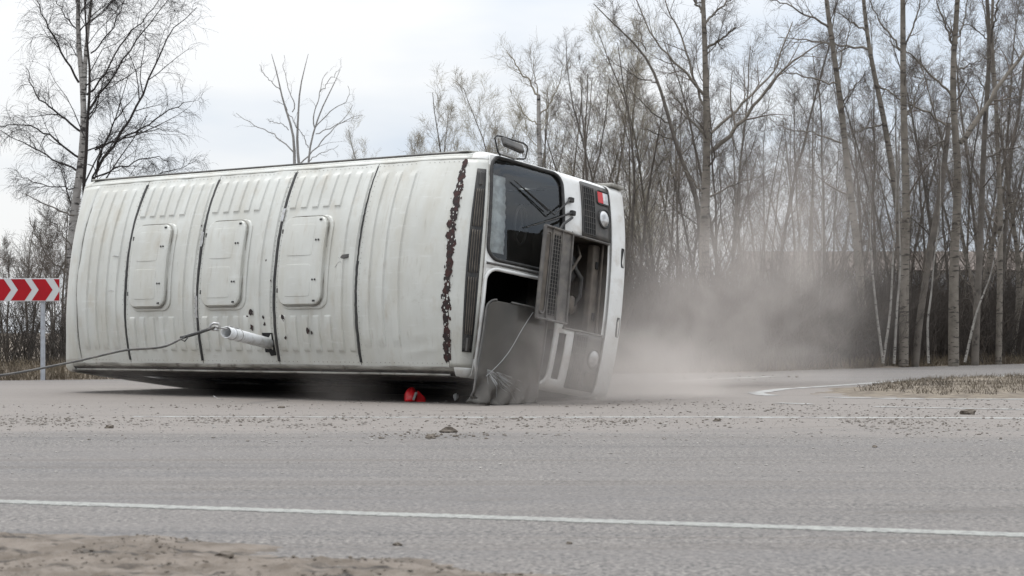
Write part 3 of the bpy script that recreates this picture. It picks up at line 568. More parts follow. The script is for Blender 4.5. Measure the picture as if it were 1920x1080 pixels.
# ------------------------------------------------------------------ building glimpsed through the wood
bt = thing('low_building', 'low pale building with a brown roof glimpsed between the right-hand trunks', 'building', (17.5, 88, 0))
M['wall'] = mat('pale_wall', (.55, .56, .58), .8, 0, (.42, .42, .43), .4); M['roof'] = mat('brown_roof', (.09, .07, .058), .8, 0, (.12, .095, .08), .6)
G().box((0, 0, 1.75), (13, 7, 3.5)).build('wall', M['wall'], bt)
G().add([(-6.9, -3.9, 3.5), (6.9, -3.9, 3.5), (6.9, 3.9, 3.5), (-6.9, 3.9, 3.5), (-6.9, 0, 4.5), (6.9, 0, 4.5)], [(0, 1, 5, 4), (2, 3, 4, 5), (0, 4, 3), (1, 2, 5), (0, 3, 2, 1)]).build('roof', M['roof'], bt)
for x in (-4.8, -2.4, 0, 2.4, 4.8):
    wq = G().box((x, -3.52, 1.9), (1.2, .06, 1.2)).build('window', M['sideglass'], bt); G().box((x, -3.56, 1.27), (1.35, .1, .06)).build('sill', M['wall'], wq)

# ------------------------------------------------------------------ chevron sign
M['signred'] = mat('sign_red', (.34, .004, .010), .6, 0, (.29, .004, .010), 4, spec=.25); M['signwhite'] = mat('sign_white', (.55, .56, .56), .6, 0, (.55, .55, .55), 5); M['post'] = mat('sign_post_paint', (.36, .38, .41), .5, .2, (.30, .31, .33), 10)
ds = 30.9; sx1 = at(113, 545, ds)[0]; zt = at(0, 522, ds)[2]; zb = at(0, 565, ds)[2]; hS = zt-zb; Lg = 2.25
sg = thing('chevron_sign', 'red and white chevron curve sign on a thin grey post left of the bus', 'road sign', (at(79, 600, ds)[0], ds, 0)); ox = sg.location.x; R1 = sx1-ox
g = G().box((R1-Lg/2, 0, (zt+zb)/2), (Lg, .02, hS), bev=.004); g.build('sign_board', M['signwhite'], sg)
pu = ds/F_; pw = 39*pu
def chev(x0):  # a red chevron pointing right, as a flat sheet proud of the board
    hw = 26*pu; tip = 13.5*pu; a, b, c = zb+.012, (zt+zb)/2, zt-.012; pts = [(x0, a), (x0+hw, a), (x0+hw+tip, b), (x0+hw, c), (x0, c), (x0+tip, b)]
    lo, hi = R1-Lg+.012, R1-.012
    G().add([(min(max(x, lo), hi), -.0125, z) for x, z in pts], [(0, 1, 2, 5), (5, 2, 3, 4)]).build('red_chevron', M['signred'], sg)
for k in range(6): chev(R1-(14+39*k)*pu-39.5*pu)
# the corner pieces right of the last white arrow
G().add([(R1-.012, -.0125, zb+.012), (R1-.012, -.0125, (zt+zb)/2-.02), (R1-12*pu, -.0125, zb+.012)], [(0, 1, 2)]).build('red_corner', M['signred'], sg)
G().add([(R1-.012, -.0125, zt-.012), (R1-12*pu, -.0125, zt-.012), (R1-.012, -.0125, (zt+zb)/2+.02)], [(0, 1, 2)]).build('red_corner', M['signred'], sg)
G().tube([(0, .05, -.1), (0, .05, zt-.02)], .038, 12).build('post', M['post'], sg); G().tube([(R1-Lg+.45, .05, -.1), (R1-Lg+.45, .05, zt-.02)], .038, 12).build('post', M['post'], sg)
for z in (zb+.1, zt-.1): G().box((0, .045, z), (.14, .10, .03), bev=.004).build('clamp', M['metal'], sg)

# ------------------------------------------------------------------ the bus (own axes: x forward, y to its left side, z up; front at x = 0)
bus = thing('overturned_bus', 'cream old coach lying on its side on the road with its roof towards the viewer', 'bus')
bus.matrix_world = Matrix(((.7895022, .0798228, -.6085348, 1.448), (-.6137445, .1059116, -.7823685, 22.677), (.0019999, .9911665, .1326082, 1.179), (0, 0, 0, 1)))
PC = np.array([(-6.98, .32), (-7.04, .8), (-7.06, 1.4), (-7.06, 2.0), (-7.03, 2.45), (-6.98, 2.72), (-6.88, 2.88), (-6.72, 2.98), (-6.5, 3.02), (-5.6, 3.05), (-4.4, 3.055), (-3.0, 3.06), (-1.8, 3.055), (-1.1, 3.05), (-.72, 3.035), (-.44, 3.0),
               (-.28, 2.94), (-.19, 2.86), (-.13, 2.76), (-.08, 2.60), (-.035, 2.25), (.0, 1.9), (.045, 1.45), (.07, 1.0), (.07, .6), (.06, .34)])
sl_ = np.r_[0, np.cumsum(np.linalg.norm(np.diff(PC, axis=0), axis=1))]
def cat(P, S, s):
    s = min(max(s, 0), S[-1]-1e-6); i = min(int(np.searchsorted(S, s, 'right'))-1, len(P)-2); t = (s-S[i])/(S[i+1]-S[i])
    p1, p2 = P[i], P[i+1]; h = S[i+1]-S[i]
    m1 = (P[i+1]-P[max(i-1, 0)])/(S[i+1]-S[max(i-1, 0)])*h; m2 = (P[min(i+2, len(P)-1)]-P[i])/(S[min(i+2, len(P)-1)]-S[i])*h
    return (2*t**3-3*t**2+1)*p1+(t**3-2*t**2+t)*m1+(-2*t**3+3*t**2)*p2+(t**3-t**2)*m2
ST = sl_[-1]
def band(s, y, off=0.):
    p = cat(PC, sl_, s); e = .01; q = cat(PC, sl_, s+e)-cat(PC, sl_, s-e); q = q/np.linalg.norm(q); n = np.array([-q[1], q[0]])
    ay = abs(y)/1.2; dx = (.125 if n[0] > 0 else -.07)*ay**2.4; dz = .22*(abs(y)/1.15)**2.2
    ex = max(0, min(abs(y), 1.25)-1.16); rd = .09-math.sqrt(max(0, .09**2-ex**2))
    return Vector((p[0]-n[0]*dx-n[0]*(rd-off), y, p[1]-max(0, n[1])*dz-n[1]*(rd-off)))
S_tab = np.linspace(0, ST, 1200); PT = np.array([cat(PC, sl_, s) for s in S_tab])
roof_i = (PT[:, 1] > 2.9) & (PT[:, 0] < -.3); iS = np.where((PT[:, 0] > -6.9)&(PT[:, 1] > 2.7)&(S_tab < 12))[0]
def s_x(x): k = (PT[:, 1] > 2.75); return float(np.interp(x, PT[k, 0], S_tab[k]))
kf = S_tab > s_x(-.25)
def s_z(z): return float(np.interp(-z, -PT[kf, 1], S_tab[kf]))
def rf(x, y, off=0.): return band(s_x(x), y, off)
def ff(y, z, off=0.): return band(s_z(z), y, off)
def sheet(fn, us, vs_, skip=None):
    g = G(); V = [fn(u, v) for u in us for v in vs_]; n = len(vs_)
    F = [(i*n+j, i*n+j+1, (i+1)*n+j+1, (i+1)*n+j) for i in range(len(us)-1) for j in range(n-1) if not (skip and skip((us[i]+us[i+1])/2, (vs_[j]+vs_[j+1])/2))]
    used_ = sorted({i for f in F for i in f}); mp_ = {a: b for b, a in enumerate(used_)}
    return g.add([V[i] for i in used_], [tuple(mp_[i] for i in f) for f in F])
YR = list(np.linspace(-1.15, 1.15, 47)); SEAM = [-6.53, -5.56, -4.25, -2.95, -1.67, -.40]
# ribs (x centre, y ranges) pressed into the roof sheets
HX = {-4.25: (-5.44, -4.74), -2.95: (-4.13, -3.45), -1.67: (-2.84, -2.13)}
def ribs_for(a, b):
    R_ = []
    if b == -.40: return [(x, -.93, 1.02) for x in (-1.52, -1.31, -1.09)]
    if a == -6.53: return [(x, -.98, 1.04) for x in (-6.36, -6.17, -5.97, -5.77)]
    h = HX.get(b); x = a+.13
    while x < b-.06:
        if h and h[0]-.05 < x < h[1]+.05: R_ += [(x, .66, 1.05), (x, -1.0, -.62)]
        else: R_.append((x, -1.0, 1.05))
        x += .178
    return R_
def smooth(e): e = min(max(e, 0), 1); return e*e*(3-2*e)
for a, b in zip(SEAM[:-1], SEAM[1:]):
    rb = ribs_for(a, b); hw = .045
    xs = {a+.004, b-.004}
    for x, *_ in rb: xs |= {x-hw-.008, x-hw+.004, x+hw-.004, x+hw+.008}
    k = a+.06
    while k < b: xs.add(k); k += .12
    xs = sorted(x for x in xs if a < x < b); xs = [xs[0]]+[q for p, q in zip(xs, xs[1:]) if q-p > .003]
    YY = sorted(set(YR) | {.64, .665, -.60, -.62, 1.04, 1.06, -.99, -1.01})
    def fn(x, y):
        o = 0
        for (c, y0, y1) in rb:
            if abs(x-c) < hw+.009 and y0-.03 < y < y1+.03:
                o = max(o, .017*min(1, max(0, (hw+.008-abs(x-c))/.012))*smooth((y-y0+.02)/.03)*smooth((y1+.02-y)/.03))
        dent = .006*math.sin(x*7.3+y*2)*math.sin(y*3.1+x*1.7)+.004*math.sin(x*17+y*5)
        if b == -.40: dent -= .02*math.exp(-((x+.75)**2+(y+.95)**2)/.02)*math.sin(40*(x+y))
        return rf(x, y, o+dent*.7)
    o_ = sheet(fn, xs, YY).build('roof_panel', M['paint'], bus, True); o_.data.set_sharp_from_angle(angle=math.radians(24))
# rear cap and front cap
SR = sorted(set(list(np.linspace(0, s_x(-6.53)-.004, 34))))
sheet(lambda s, y: band(s, y), SR, YR+[]).build('rear_panel', M['paint'], bus, True, .008)
s_top = s_z(2.735)
sheet(lambda s, y: band(s, y, .004*math.sin(9*y)*smooth((s_top-s)/.3)), list(np.linspace(s_x(-.40)+.004, s_top, 26)), YR).build('front_cap', M['paint'], bus, True, .008)
# cornices along both roof edges (round the roof into the sides) and down the rear/front corners
for sg_ in (1, -1):
    ys = [sg_*v for v in (1.15, 1.165, 1.18, 1.195, 1.21, 1.225, 1.238, 1.246, 1.25)]
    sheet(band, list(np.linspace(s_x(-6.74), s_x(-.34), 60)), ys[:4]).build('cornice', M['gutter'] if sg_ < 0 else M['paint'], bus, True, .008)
    sheet(band, list(np.linspace(s_x(-6.74), s_x(-.34), 60)), ys[3:]).build('drip_rail', M['under'] if sg_ < 0 else M['paint'], bus, True, .008)  # lower rail near-black: shade under the roof edge put into its colour
    sheet(band, list(np.linspace(0, s_x(-6.74), 30)), ys).build('rear_corner', M['paint'], bus, True, .008)
    sheet(band, list(np.linspace(s_x(-.34), s_top, 20)), ys).build('front_corner', M['paint_front'], bus, True, .008)
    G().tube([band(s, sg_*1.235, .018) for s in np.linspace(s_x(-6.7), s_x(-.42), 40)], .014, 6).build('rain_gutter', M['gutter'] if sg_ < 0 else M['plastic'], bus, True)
# seams: dark rubber strips running across the roof
for x, wd, y0, y1 in ((-5.56, .020, -1.12, 1.10), (-4.25, .020, -1.12, 1.10), (-2.95, .020, -1.12, 1.12), (-1.67, .008, .0, 1.12), (-1.67, .018, -1.12, .0)):
    ysq = np.linspace(y0, y1, 44); jit = [random.uniform(-.003, .003) for _ in ysq]
    sheet(lambda i, o: rf(x+o[0]+jit[int(i)], ysq[int(i)], o[1]), list(range(44)), [(-wd, .001), (-wd*.8, .012), (wd*.8, .012), (wd, .001)], skip=None).build('seam_strip', M['black'], bus, True) if False else None
    g = G(); V = []; F = []
    for i, yy in enumerate(ysq):
        for o, h in ((-wd, -.002), (-wd*.7, .011), (wd*.7, .011), (wd, -.002)): V.append(rf(x+o+jit[i], yy, h))
    for i in range(43):
        for j in range(3): F.append((i*4+j, i*4+j+1, i*4+4+j+1, i*4+4+j))
    g.add(V, F).build('seam_strip', M['black'], bus, True)
# silver tape patches on the second seam
for xx, y0, y1 in ((-4.25, .24, .42), (-4.26, -.62, -.36), (-2.94, .50, .66)):
    ysq = np.linspace(y0, y1, 8); g = G(); V = []; F = []
    for i, yy in enumerate(ysq):
        j = random.uniform(-.006, .006)
        for o in (-.022, .022): V.append(rf(xx+o+j, yy, .0155))
    for i in range(7): F.append((2*i, 2*i+2, 2*i+3, 2*i+1))
    g.add(V, F).build('tape_patch', M['metal'], bus)
def strip_irregular(name, m, cx, hw, y0, y1, n=90, off=.009, seed=1, rough=1.0):
    r = random.Random(seed); g = G(); V = []; F = []; a = b = 1
    for i in range(n):
        y = y0+(y1-y0)*i/(n-1); a = .6*a+.4*r.uniform(.35, 1.5); b = .6*b+.4*r.uniform(.35, 1.5); c = cx(y)
        V += [rf(c-hw*(1+rough*(a-1)), y, off), rf(c+hw*(1+rough*(b-1)), y, off)]
    for i in range(n-1): F.append((2*i, 2*i+2, 2*i+3, 2*i+1))
    return g.add(V, F).build(name, m, bus)
strip_irregular('rusty_joint', M['rust'], lambda y: -.385-.02*abs(y)-.03*(y < -.8)*(abs(y)-.8), .031, -1.10, 1.12, seed=4, rough=1.7)
fk = G(); r = random.Random(11)
for i in range(150):
    y = r.uniform(-1.08, 1.12); c = -.385-.02*abs(y)-.03*(y < -.8)*(abs(y)-.8); x = c+r.gauss(0, .022); s = r.uniform(.005, .026)*(1.6 if abs(x-c) < .03 else .8)
    fk.add([rf(x+math.cos(a)*s*r.uniform(.4, 1.3), y+math.sin(a)*s*r.uniform(.6, 2.2), .0105) for a in np.linspace(0, 5.6, 8)], [tuple(range(8))])
fk.build('rust_flakes', M['rust'], bus)['kind'] = 'stuff'
fk = G()
for i in range(45):
    y = r.uniform(-1.05, 1.1); c = -.385-.02*abs(y)-.03*(y < -.8)*(abs(y)-.8); x = c+r.gauss(0, .022); s = r.uniform(.003, .011)
    fk.add([rf(x+math.cos(a)*s*r.uniform(.4, 1.3), y+math.sin(a)*s*r.uniform(.6, 2.4), .013) for a in np.linspace(0, 5.4, 7)], [tuple(range(7))])
fk.build('paint_chips', M['paint'], bus)['kind'] = 'stuff'
rv = G()
for x in SEAM[1:5]:
    for o in (-.045, .045):
        for y in np.linspace(-1.05, 1.05, 36): rv.add([rf(x+o+math.cos(a)*.006, y+math.sin(a)*.006, .004) for a in (0, 1.05, 2.1, 3.14, 4.19, 5.24)], [(0, 1, 2, 3, 4, 5)])
for sg_ in (1, -1):
    for x in np.linspace(-6.5, -.5, 90): rv.add([rf(x+math.cos(a)*.006, sg_*1.12+math.sin(a)*.006, .004) for a in (0, 1.05, 2.1, 3.14, 4.19, 5.24)], [(0, 1, 2, 3, 4, 5)])
rv.build('rivets', M['gutter'], bus)['kind'] = 'stuff'
strip_irregular('crease_grime', M['gutter'], lambda y: -6.53+.012*math.sin(9*y), .006, -1.1, 1.1, seed=6, off=.004)
# torn slot with a curled edge
G().prism([(-1.93, .045), (-1.90, .075), (-1.745, .085), (-1.735, .055), (-1.90, .03)], .002, .017, lambda u, v, o: rf(u, v, o)).build('torn_slot', M['plastic'], bus)
G().tube([rf(-1.96+.05*math.sin(t*4), .03-.08*t+.02*math.cos(9*t), .012) for t in np.linspace(0, 1, 9)], .004, 5).build('torn_sheet_edge', M['metal'], bus)
# rust spots
for k, (x, y, s) in enumerate([(-3.32, -.56, .035), (-3.32, -.74, .03), (-3.12, -.62, .018), (-3.10, -.70, .022), (-2.80, -.63, .03), (-2.78, -.86, .018), (-2.42, -.78, .03), (-2.36, -.80, .02), (-3.1, .04, .014), (-3.0, -.2, .012), (-4.3, .5, .012), (-5.25, .36, .012), (-3.38, -.62, .02), (-3.20, .06, .02), (-2.28, 1.0, .012)]):
    r = random.Random(k); G().add([rf(x+math.cos(a)*s*r.uniform(.5, 1.3), y+math.sin(a)*s*r.uniform(.6, 1.7), .0165) for a in np.linspace(0, 5.7, 9)], [tuple(range(9))]).build('rust_spot', M['rust'], bus)
# roof hatches
for x0, x1 in ((-5.43, -4.78), (-4.12, -3.47), (-2.83, -2.16)):
    cx = (x0+x1)/2; wdt = x1-x0; hh = 1.03; cy = .02
    hp = bpy.data.objects.new('roof_hatch', None); link(hp, bus)
    fm = lambda u, v, o: rf(cx+u, cy+v, o)
    lp = rrect(wdt+.07, hh+.05, .10, cx=.035, cy=-.01)
    def plate(loop, levels, c=None):
        """stack of shrinking outlines: (scale inset, off)"""
        g = G(); n = len(loop); cu = sum(p[0] for p in loop)/n; cv = sum(p[1] for p in loop)/n; V = []; F = []
        for ins, off in levels:
            for u, v in loop:
                L2 = math.hypot(u-cu, v-cv); f = (L2-ins)/L2; V.append(fm(cu+(u-cu)*f, cv+(v-cv)*f, off))
        for l in range(len(levels)-1):
            for i in range(n): F.append((l*n+i, l*n+(i+1) % n, (l+1)*n+(i+1) % n, (l+1)*n+i))
        # fill the top along rows so that it follows the roof's curve
        t0 = (len(levels)-1)*n; F.append(tuple(t0+i for i in range(n)))
        return g.add(V, F)
    def plate_cap(w_, h_, r_, dx, dy, o0, o1, bv=.02):
        ys = [dy-h_/2+h_*i/16 for i in range(17)]; g = G(); V = []; F = []
        def half(y): 
            e = h_/2-abs(y-dy); return w_/2-(r_-math.sqrt(max(0, r_*r_-(r_-min(e, r_))**2)))
        rows = sorted({dy+s*(h_/2-e) for s in (1, -1) for e in (0, .1*r_, .3*r_, .6*r_, r_)}|{y for y in ys if abs(y-dy) < h_/2-r_})
        cols = [(-1, o0, 0), (-1, o1-.008, 0), (-1, o1, bv), (-.5, o1+.003, 0), (0, o1+.004, 0), (.5, o1+.003, 0), (1, o1, bv), (1, o1-.008, 0), (1, o0, 0)]
        for i, y in enumerate(rows):
            edge_ = i in (0, len(rows)-1); hf = half(y)
            for (s, o, ins) in cols: V.append(fm(dx+s*(hf-(ins if abs(s) == 1 else 0)), y, (o0+(o1-o0)*.4 if edge_ else o)))
        nC = len(cols)
        for i in range(len(rows)-1):
            for j in range(nC-1): F.append((i*nC+j, i*nC+j+1, (i+1)*nC+j+1, (i+1)*nC+j))
        F.append(tuple(range(nC))); F.append(tuple((len(rows)-1)*nC+j for j in range(nC)))
        return g.add(V, F)
    plate_cap(wdt+.075, hh+.06, .14, .022, -.012, 0, .020).build('hatch_frame', M['paint'], hp, False)
    plate_cap(wdt, hh, .13, 0, 0, .02, .070).build('hatch_lid', M['paint'], hp, False)
    G().tube([fm(u, v, .034) for u, v in rrect(wdt+.016, hh+.016, .135)], .006, 5, True).build('hatch_seal', M['gutter'], hp)
    for dy in (.235, -.235): plate_cap(wdt*.62, hh*.36, .04, -.03, dy, .070, .075, .006).build('pressed_panel', M['paint'], hp)
    for dy in (.23, -.23):
        for dx in (.0, .04): G().lathe([(.012, 0), (.012, .006), (.0, .007)], fm(wdt*.32+dx, dy, .074), (0, 0, 1), 8).build('bolt', M['black'], hp)
        G().box(fm(wdt*.36, dy*2.04, .076), (.035, .02, .008)).build('latch', M['black'], hp)
        G().box(fm(-wdt*.5-.012, dy*1.5, .05), (.02, .05, .03)).build('hinge', M['plastic'], hp)
# cable ties hooked through the rear roof sheet
for x, y in ((-5.78, .16), (-5.80, -.28)): G().tube([rf(x-.05, y, .03), rf(x, y+.01, .025), rf(x+.05, y-.005, .02)], .005, 5).build('wire_hook', M['metal'], bus)

# front: outer shell with two windshield openings, an engine opening and a side slot
ZF = sorted({.34, .38, .5, .6, .66, .68, .8, .95, 1.1, 1.25, 1.33, 1.40, 1.46, 1.52, 1.53, 1.62, 1.8, 2.0, 2.2, 2.4, 2.55, 2.66, 2.70, 2.735})
YF = sorted({s*v for v in (0, .05, .2, .35, .53, .6, .75, .9, 1.05, 1.12, 1.16, 1.19, 1.205, 1.22, 1.235, 1.246, 1.25) for s in (1, -1)})
def hole(y, z):
    if .05 < abs(y) < 1.205 and 1.53 < z < 2.70: return True
    if abs(y) < .53 and .68 < z < 1.40: return True
    if -1.12 < y < -.6 and 1.33 < z < 1.46: return True
    return False
sheet(lambda y, z: ff(y, z), YF, ZF, hole).build('front_panel', M['paint_front'], bus, True, .01)
def ring(sgn, nm, m, r=.15, seal=True):
    cy, cz, ww, hh = sgn*.628, 2.115, 1.155, 1.17
    inner = rrect(ww, hh, r, 8, cy, cz); g = G(); V = []; F = []; n = len(inner)
    for (u, v) in inner:
        a = (u-cy)/(ww/2); b = (v-cz)/(hh/2); k = 1/max(abs(a), abs(b)); V += [ff(u, v, .001), ff(cy+a*k*ww/2, cz+b*k*hh/2, .001)]
    for i in range(n): j = (i+1) % n; F.append((2*i, 2*i+1, 2*j+1, 2*j))
    g.add(V, F).build('window_corner', M['paint_front'], bus, False, .006)
    lp = []
    for i in range(n):
        u, v = inner[i]; u2, v2 = inner[(i+1) % n]; K = max(1, int(math.hypot(u2-u, v2-v)/.08))
        for k in range(K): lp.append((u+(u2-u)*k/K, v+(v2-v)*k/K))
    G().tube([ff(u, v, .006) for u, v in lp], .021, 8, True).build(nm, m, bus, True)
    return inner
inner = ring(1, 'windshield_seal', M['black']); ring(-1, 'window_frame', M['paint_front'])
ys = list(np.linspace(.06, 1.20, 15)); zs = list(np.linspace(1.535, 2.695, 15))
sheet(lambda y, z: ff(y, z, -.012), ys, zs).build('windshield', M['glass'], bus, True)
G().tube([ff(.05*0, z, .010) for z in np.linspace(1.54, 2.70, 12)], .014, 6).build('centre_post', M['plastic'], bus)
# vent strip along the top edge of the front
vy0, vy1 = -.985, 1.035
s0, s1 = s_z(2.895), s_z(2.775)
def vf(y, t, off=0.): return band(s0+(s1-s0)*t, y, off)
vp = sheet(lambda y, t: vf(y, t, .006), list(np.linspace(vy0, vy1, 40)), [0, .33, .66, 1]).build('vent_strip', M['black'], bus, True, .01)
M['slatb'] = mat('vent_gap_black', (.006, .006, .006), .8)
for a, b in ((-.80, -.18), (-.13, .34), (.38, .80)):
    for t in (.22, .40, .58, .76): G().tube([vf(y, t, .018) for y in np.linspace(a, b, 12)], .0055, 5).build('vent_slat', M['engine'], vp, True)
    sheet(lambda y, t: vf(y, t, .0125), list(np.linspace(a, b, 12)), [.12, .88]).build('vent_recess', M['slatb'], vp, True)
for a in (-.91, .92): G().box(vf(a, .5, .02), (.03, .15, .05), bev=.01).build('marker_lamp', M['plastic'], vp)
G().tube([vf(y, 1.32, .004) for y in np.linspace(-1.05, 1.1, 24)], .007, 5).build('trim_line', M['gutter'], bus, True)

# headlight panels: dark plastic with a grid grille, a round headlight and a two-tone lamp
def headlight_panel(sgn):
    hp = sheet(lambda y, z: ff(y, z, .016), [sgn*v for v in np.linspace(.555, 1.195, 12)], list(np.linspace(.665, 1.20, 9))).build('headlight_panel', M['plastic'], bus, True, .02)
    for i in range(9):
        y = sgn*(.59+i*.068); G().tube([ff(y, z, .032) for z in np.linspace(.975, 1.18, 5)], .0045, 4).build('grille_bar', M['plastic'], hp)
    for z in np.linspace(.975, 1.18, 6): G().tube([ff(sgn*y, z, .032) for y in np.linspace(.58, 1.15, 9)], .0045, 4).build('grille_bar', M['plastic'], hp)
    sheet(lambda y, z: ff(y, z, .0275), [sgn*v for v in np.linspace(.58, 1.15, 9)], [.97, 1.05, 1.12, 1.19]).build('grille_recess', M['slatb'], hp, True)
    c = ff(sgn*.82, .80, .026); ax = (1, sgn*.12, .0)
    hl = G().lathe([(.118, -.01), (.118, .018), (.103, .024), (.098, .012)], c, ax, 28).build('headlight', M['black'], hp, True)
    G().lathe([(.098, .010), (.07, .026), (.035, .034), (0, .037)], c, ax, 28).build('lens', M['clear'], hl, True)
    for (a, b, z0, z1, m) in ((1.00, 1.13, .80, .905, 'red'), (1.00, 1.13, .70, .80, 'clear')):
        G().prism([(sgn*a, z0), (sgn*b, z0), (sgn*b, z1), (sgn*a, z1)], .022, .040, ff).build('turn_signal', M[m] if sgn > 0 else M['engine'], hp)
    G().tube([ff(sgn*y, z, .034) for y, z in rrect(.16, .235, .03, 3, 1.065, .80)], .009, 5, True).build('lamp_bezel', M['black'], hp)
headlight_panel(1); headlight_panel(-1)
# lower corner: slot where the small cover is missing
sheet(lambda y, z: ff(y, z, -.05), [-1.13, -.85, -.58], [1.31, 1.47]).build('slot_backing', M['slatb'], bus)
# bumper
def bf(y, t, o=0.):  # t across the bumper's height, bulging outwards
    z = .37+.285*t; return ff(y, z, .035+.035*math.sin(PI*min(max(t, .0), 1))**.6+o)
bp = sheet(lambda y, t: bf(y, t), YF, [0, .03, .1, .25, .5, .75, .9, .97, 1]).build('bumper', M['paint_front'], bus, True, .006)
for sgn in (1, -1):
    G().prism([(sgn*(y), t) for y, t in rrect(.23, .34, .06, 4, .41, .32)], -.002, .004, lambda u, v, o: bf(u, v, o)).build('bumper_slot', M['slatb'], bp)
    G().box((-.20, sgn*1.262, .51), (.44, .045, .27), bev=.015).build('bumper_end', M['gutter'], bp)
# engine bay behind the missing centre panel
eb = G().add([(-.45, -.56, .62), (-.45, .56, .62), (-.45, .56, 1.46), (-.45, -.56, 1.46), (.03, -.56, .62), (.03, .56, .62), (.03, .56, 1.46), (.03, -.56, 1.46)], [(0, 1, 2, 3), (0, 1, 5, 4), (2, 3, 7, 6), (1, 2, 6, 5), (0, 3, 7, 4)]).build('engine_bay', M['engine'], bus, False)
G().box((-.10, 0, .74), (.10, 1.04, .13), bev=.02).build('cross_beam', M['engine'], eb)
for y in (-.32, .28): G().box((-.04, y, .74), (.02, .09, .05), bev=.01).build('beam_slot', M['slatb'], eb)
G().lathe([(.17, 0), (.17, .06), (.13, .09), (.05, .09), (0, .1)], (-.22, .20, 1.12), (1, 0, 0), 20).build('fan_shroud', M['black'], eb, True)
G().lathe([(.11, 0), (.11, .14), (.04, .16), (0, .16)], (-.3, -.22, 1.02), (1, 0, 0), 18).build('steering_box', M['engine'], eb, True)
G().tube([(-.2, .42, 1.3), (-.12, .3, 1.2), (-.1, .1, .95), (-.14, -.1, .9), (-.2, -.4, 1.1)], .028, 8).build('hose', M['black'], eb, True)
G().tube([(-.2, .5, .95), (-.1, .35, 1.0), (-.08, 0, 1.3), (-.2, -.3, 1.38)], .018, 7).build('hose', M['engine'], eb, True)
G().box((-.2, -.02, 1.28), (.16, .34, .12), bev=.02).build('fluid_tank', M['gutter'], eb)
G().tube([(.0, -.53, .7), (.0, .53, .7)], .012, 6).build('brace', M['engine'], eb); G().tube([ff(-.54, 1.40, .012), ff(.54, 1.40, .012)], .012, 6).build('hinge_rail', M['flap'], eb)
for y in (-.54, .54): G().tube([ff(y, z, .014) for z in np.linspace(.68, 1.42, 6)], .014, 6).build('opening_rim', M['flap'], eb)
# the centre flap, swung up over the windshield on its hinge
Ra = Matrix.Rotation(math.radians(-5), 3, 'Y')
def pf(y, z, o=0.):  # flap's own plane: y across, z from hinge 0 to .62
    tw = .05*z*(y+.2); return Vector((.155+.09*z+o+tw, y*.985-.02*z, 1.515+z*1.06))
fl = G().prism(rrect(1.06, .60, .02, 2, 0, .31), -.006, .006, lambda u, v, o: pf(u, v, o)).build('centre_flap', M['flap'], bus)
for z, r in ((.02, .014), (.60, .016), (.235, .009), (.43, .009)): G().tube([pf(y, z, .016) for y in np.linspace(-.52, .52, 6)], r, 6).build('flap_rib', M['flap'], fl)
for y in (-.52, .52): G().tube([pf(y, z, .016) for z in np.linspace(.02, .60, 4)], .016, 6).build('flap_rib', M['flap'], fl)
sheet(lambda y, z: pf(y, z, .009), list(np.linspace(-.46, .46, 9)), [.245, .33, .42]).build('grille_recess', M['slatb'], fl)
for z in np.linspace(.26, .41, 4): G().tube([pf(-.46, z, .014), pf(.46, z, .014)], .005, 4).build('grille_bar', M['flap'], fl)
for y in np.linspace(-.45, .45, 22): G().tube([pf(y, .247, .015), pf(y, .42, .015)], .0038, 4).build('grille_bar', M['flap'], fl)
G().tube([pf(u, v, .012) for u, v in rrect(.92, .11, .05, 6, 0, .515)], .009, 6, True).build('pressed_outline', M['flap'], fl, True)
sheet(lambda y, z: pf(y, z, .0085), [-.43, 0, .43], [.475, .555]).build('pressed_recess', M['engine'], fl)
G().tube([pf(.54, .0, -.01), ff(.54, 1.38, .01)], .012, 6).build('flap_hinge', M['flap'], fl); G().tube([pf(-.5, .0, -.01), ff(-.5, 1.38, .01)], .012, 6).build('flap_hinge', M['flap'], fl)
# wipers
for (a, b, c) in (((.78, 1.42), (.64, 1.76), (.52, 2.06)), ((.93, 1.44), (.70, 1.74), (.92, 2.22))):
    wp = G().tube([ff(*a, .04), ff(*b, .055), ff(*c, .035)], [.014, .009, .006], 6).build('wiper', M['black'], bus)
    p, q = Vector(ff(*c, .022)), Vector(ff(*b, .022)); G().tube([p+(p-q)*.28, q+(p-q)*.15], .007, 5).build('wiper_blade', M['black'], wp)
    G().box(ff(a[0], a[1]-.02, .035), (.05, .06, .07), bev=.012).build('wiper_motor', M['black'], wp)
G().tube([ff(.72, 1.44, .06), ff(.60, 1.66, .12), ff(.50, 1.75, .14)], .016, 7).build('wiper_linkage', M['black'], bus)
# mirror on a tube loop, on the upper (left) side
def mp3(px, py): return None
mr = bpy.data.objects.new('side_mirror', None); link(mr, bus)
loop = [(-.13, 1.215, 2.58), (-.13, 1.26, 2.63), (-.13, 1.44, 2.70), (-.125, 1.485, 2.675), (-.12, 1.495, 2.62), (-.10, 1.50, 2.22), (-.10, 1.475, 2.16), (-.10, 1.43, 2.145), (-.10, 1.29, 2.17), (-.10, 1.265, 2.20), (-.11, 1.25, 2.27), (-.12, 1.225, 2.36)]
loop = [(x, 1.2+(y-1.2)*.74, z) for x, y, z in loop]
G().tube(loop, .010, 8).build('mirror_bracket', M['black'], mr, True)
Rm = Matrix.Rotation(math.radians(28), 3, 'Z') @ Matrix.Rotation(math.radians(-4), 3, 'X')
mh = G().box((-.08, 1.352, 2.44), (.05, .105, .36), Rm, bev=.022).build('mirror_housing', M['plastic'], mr)
G().box(Vector((-.08, 1.352, 2.44))+Rm @ Vector((-.027, -.004, 0)), (.004, .085, .32), Rm).build('mirror_glass', M['mirror'], mh)
G().box((-.12, 1.235, 2.46), (.05, .04, .26), bev=.01).build('bracket_foot', M['metal'], mr)

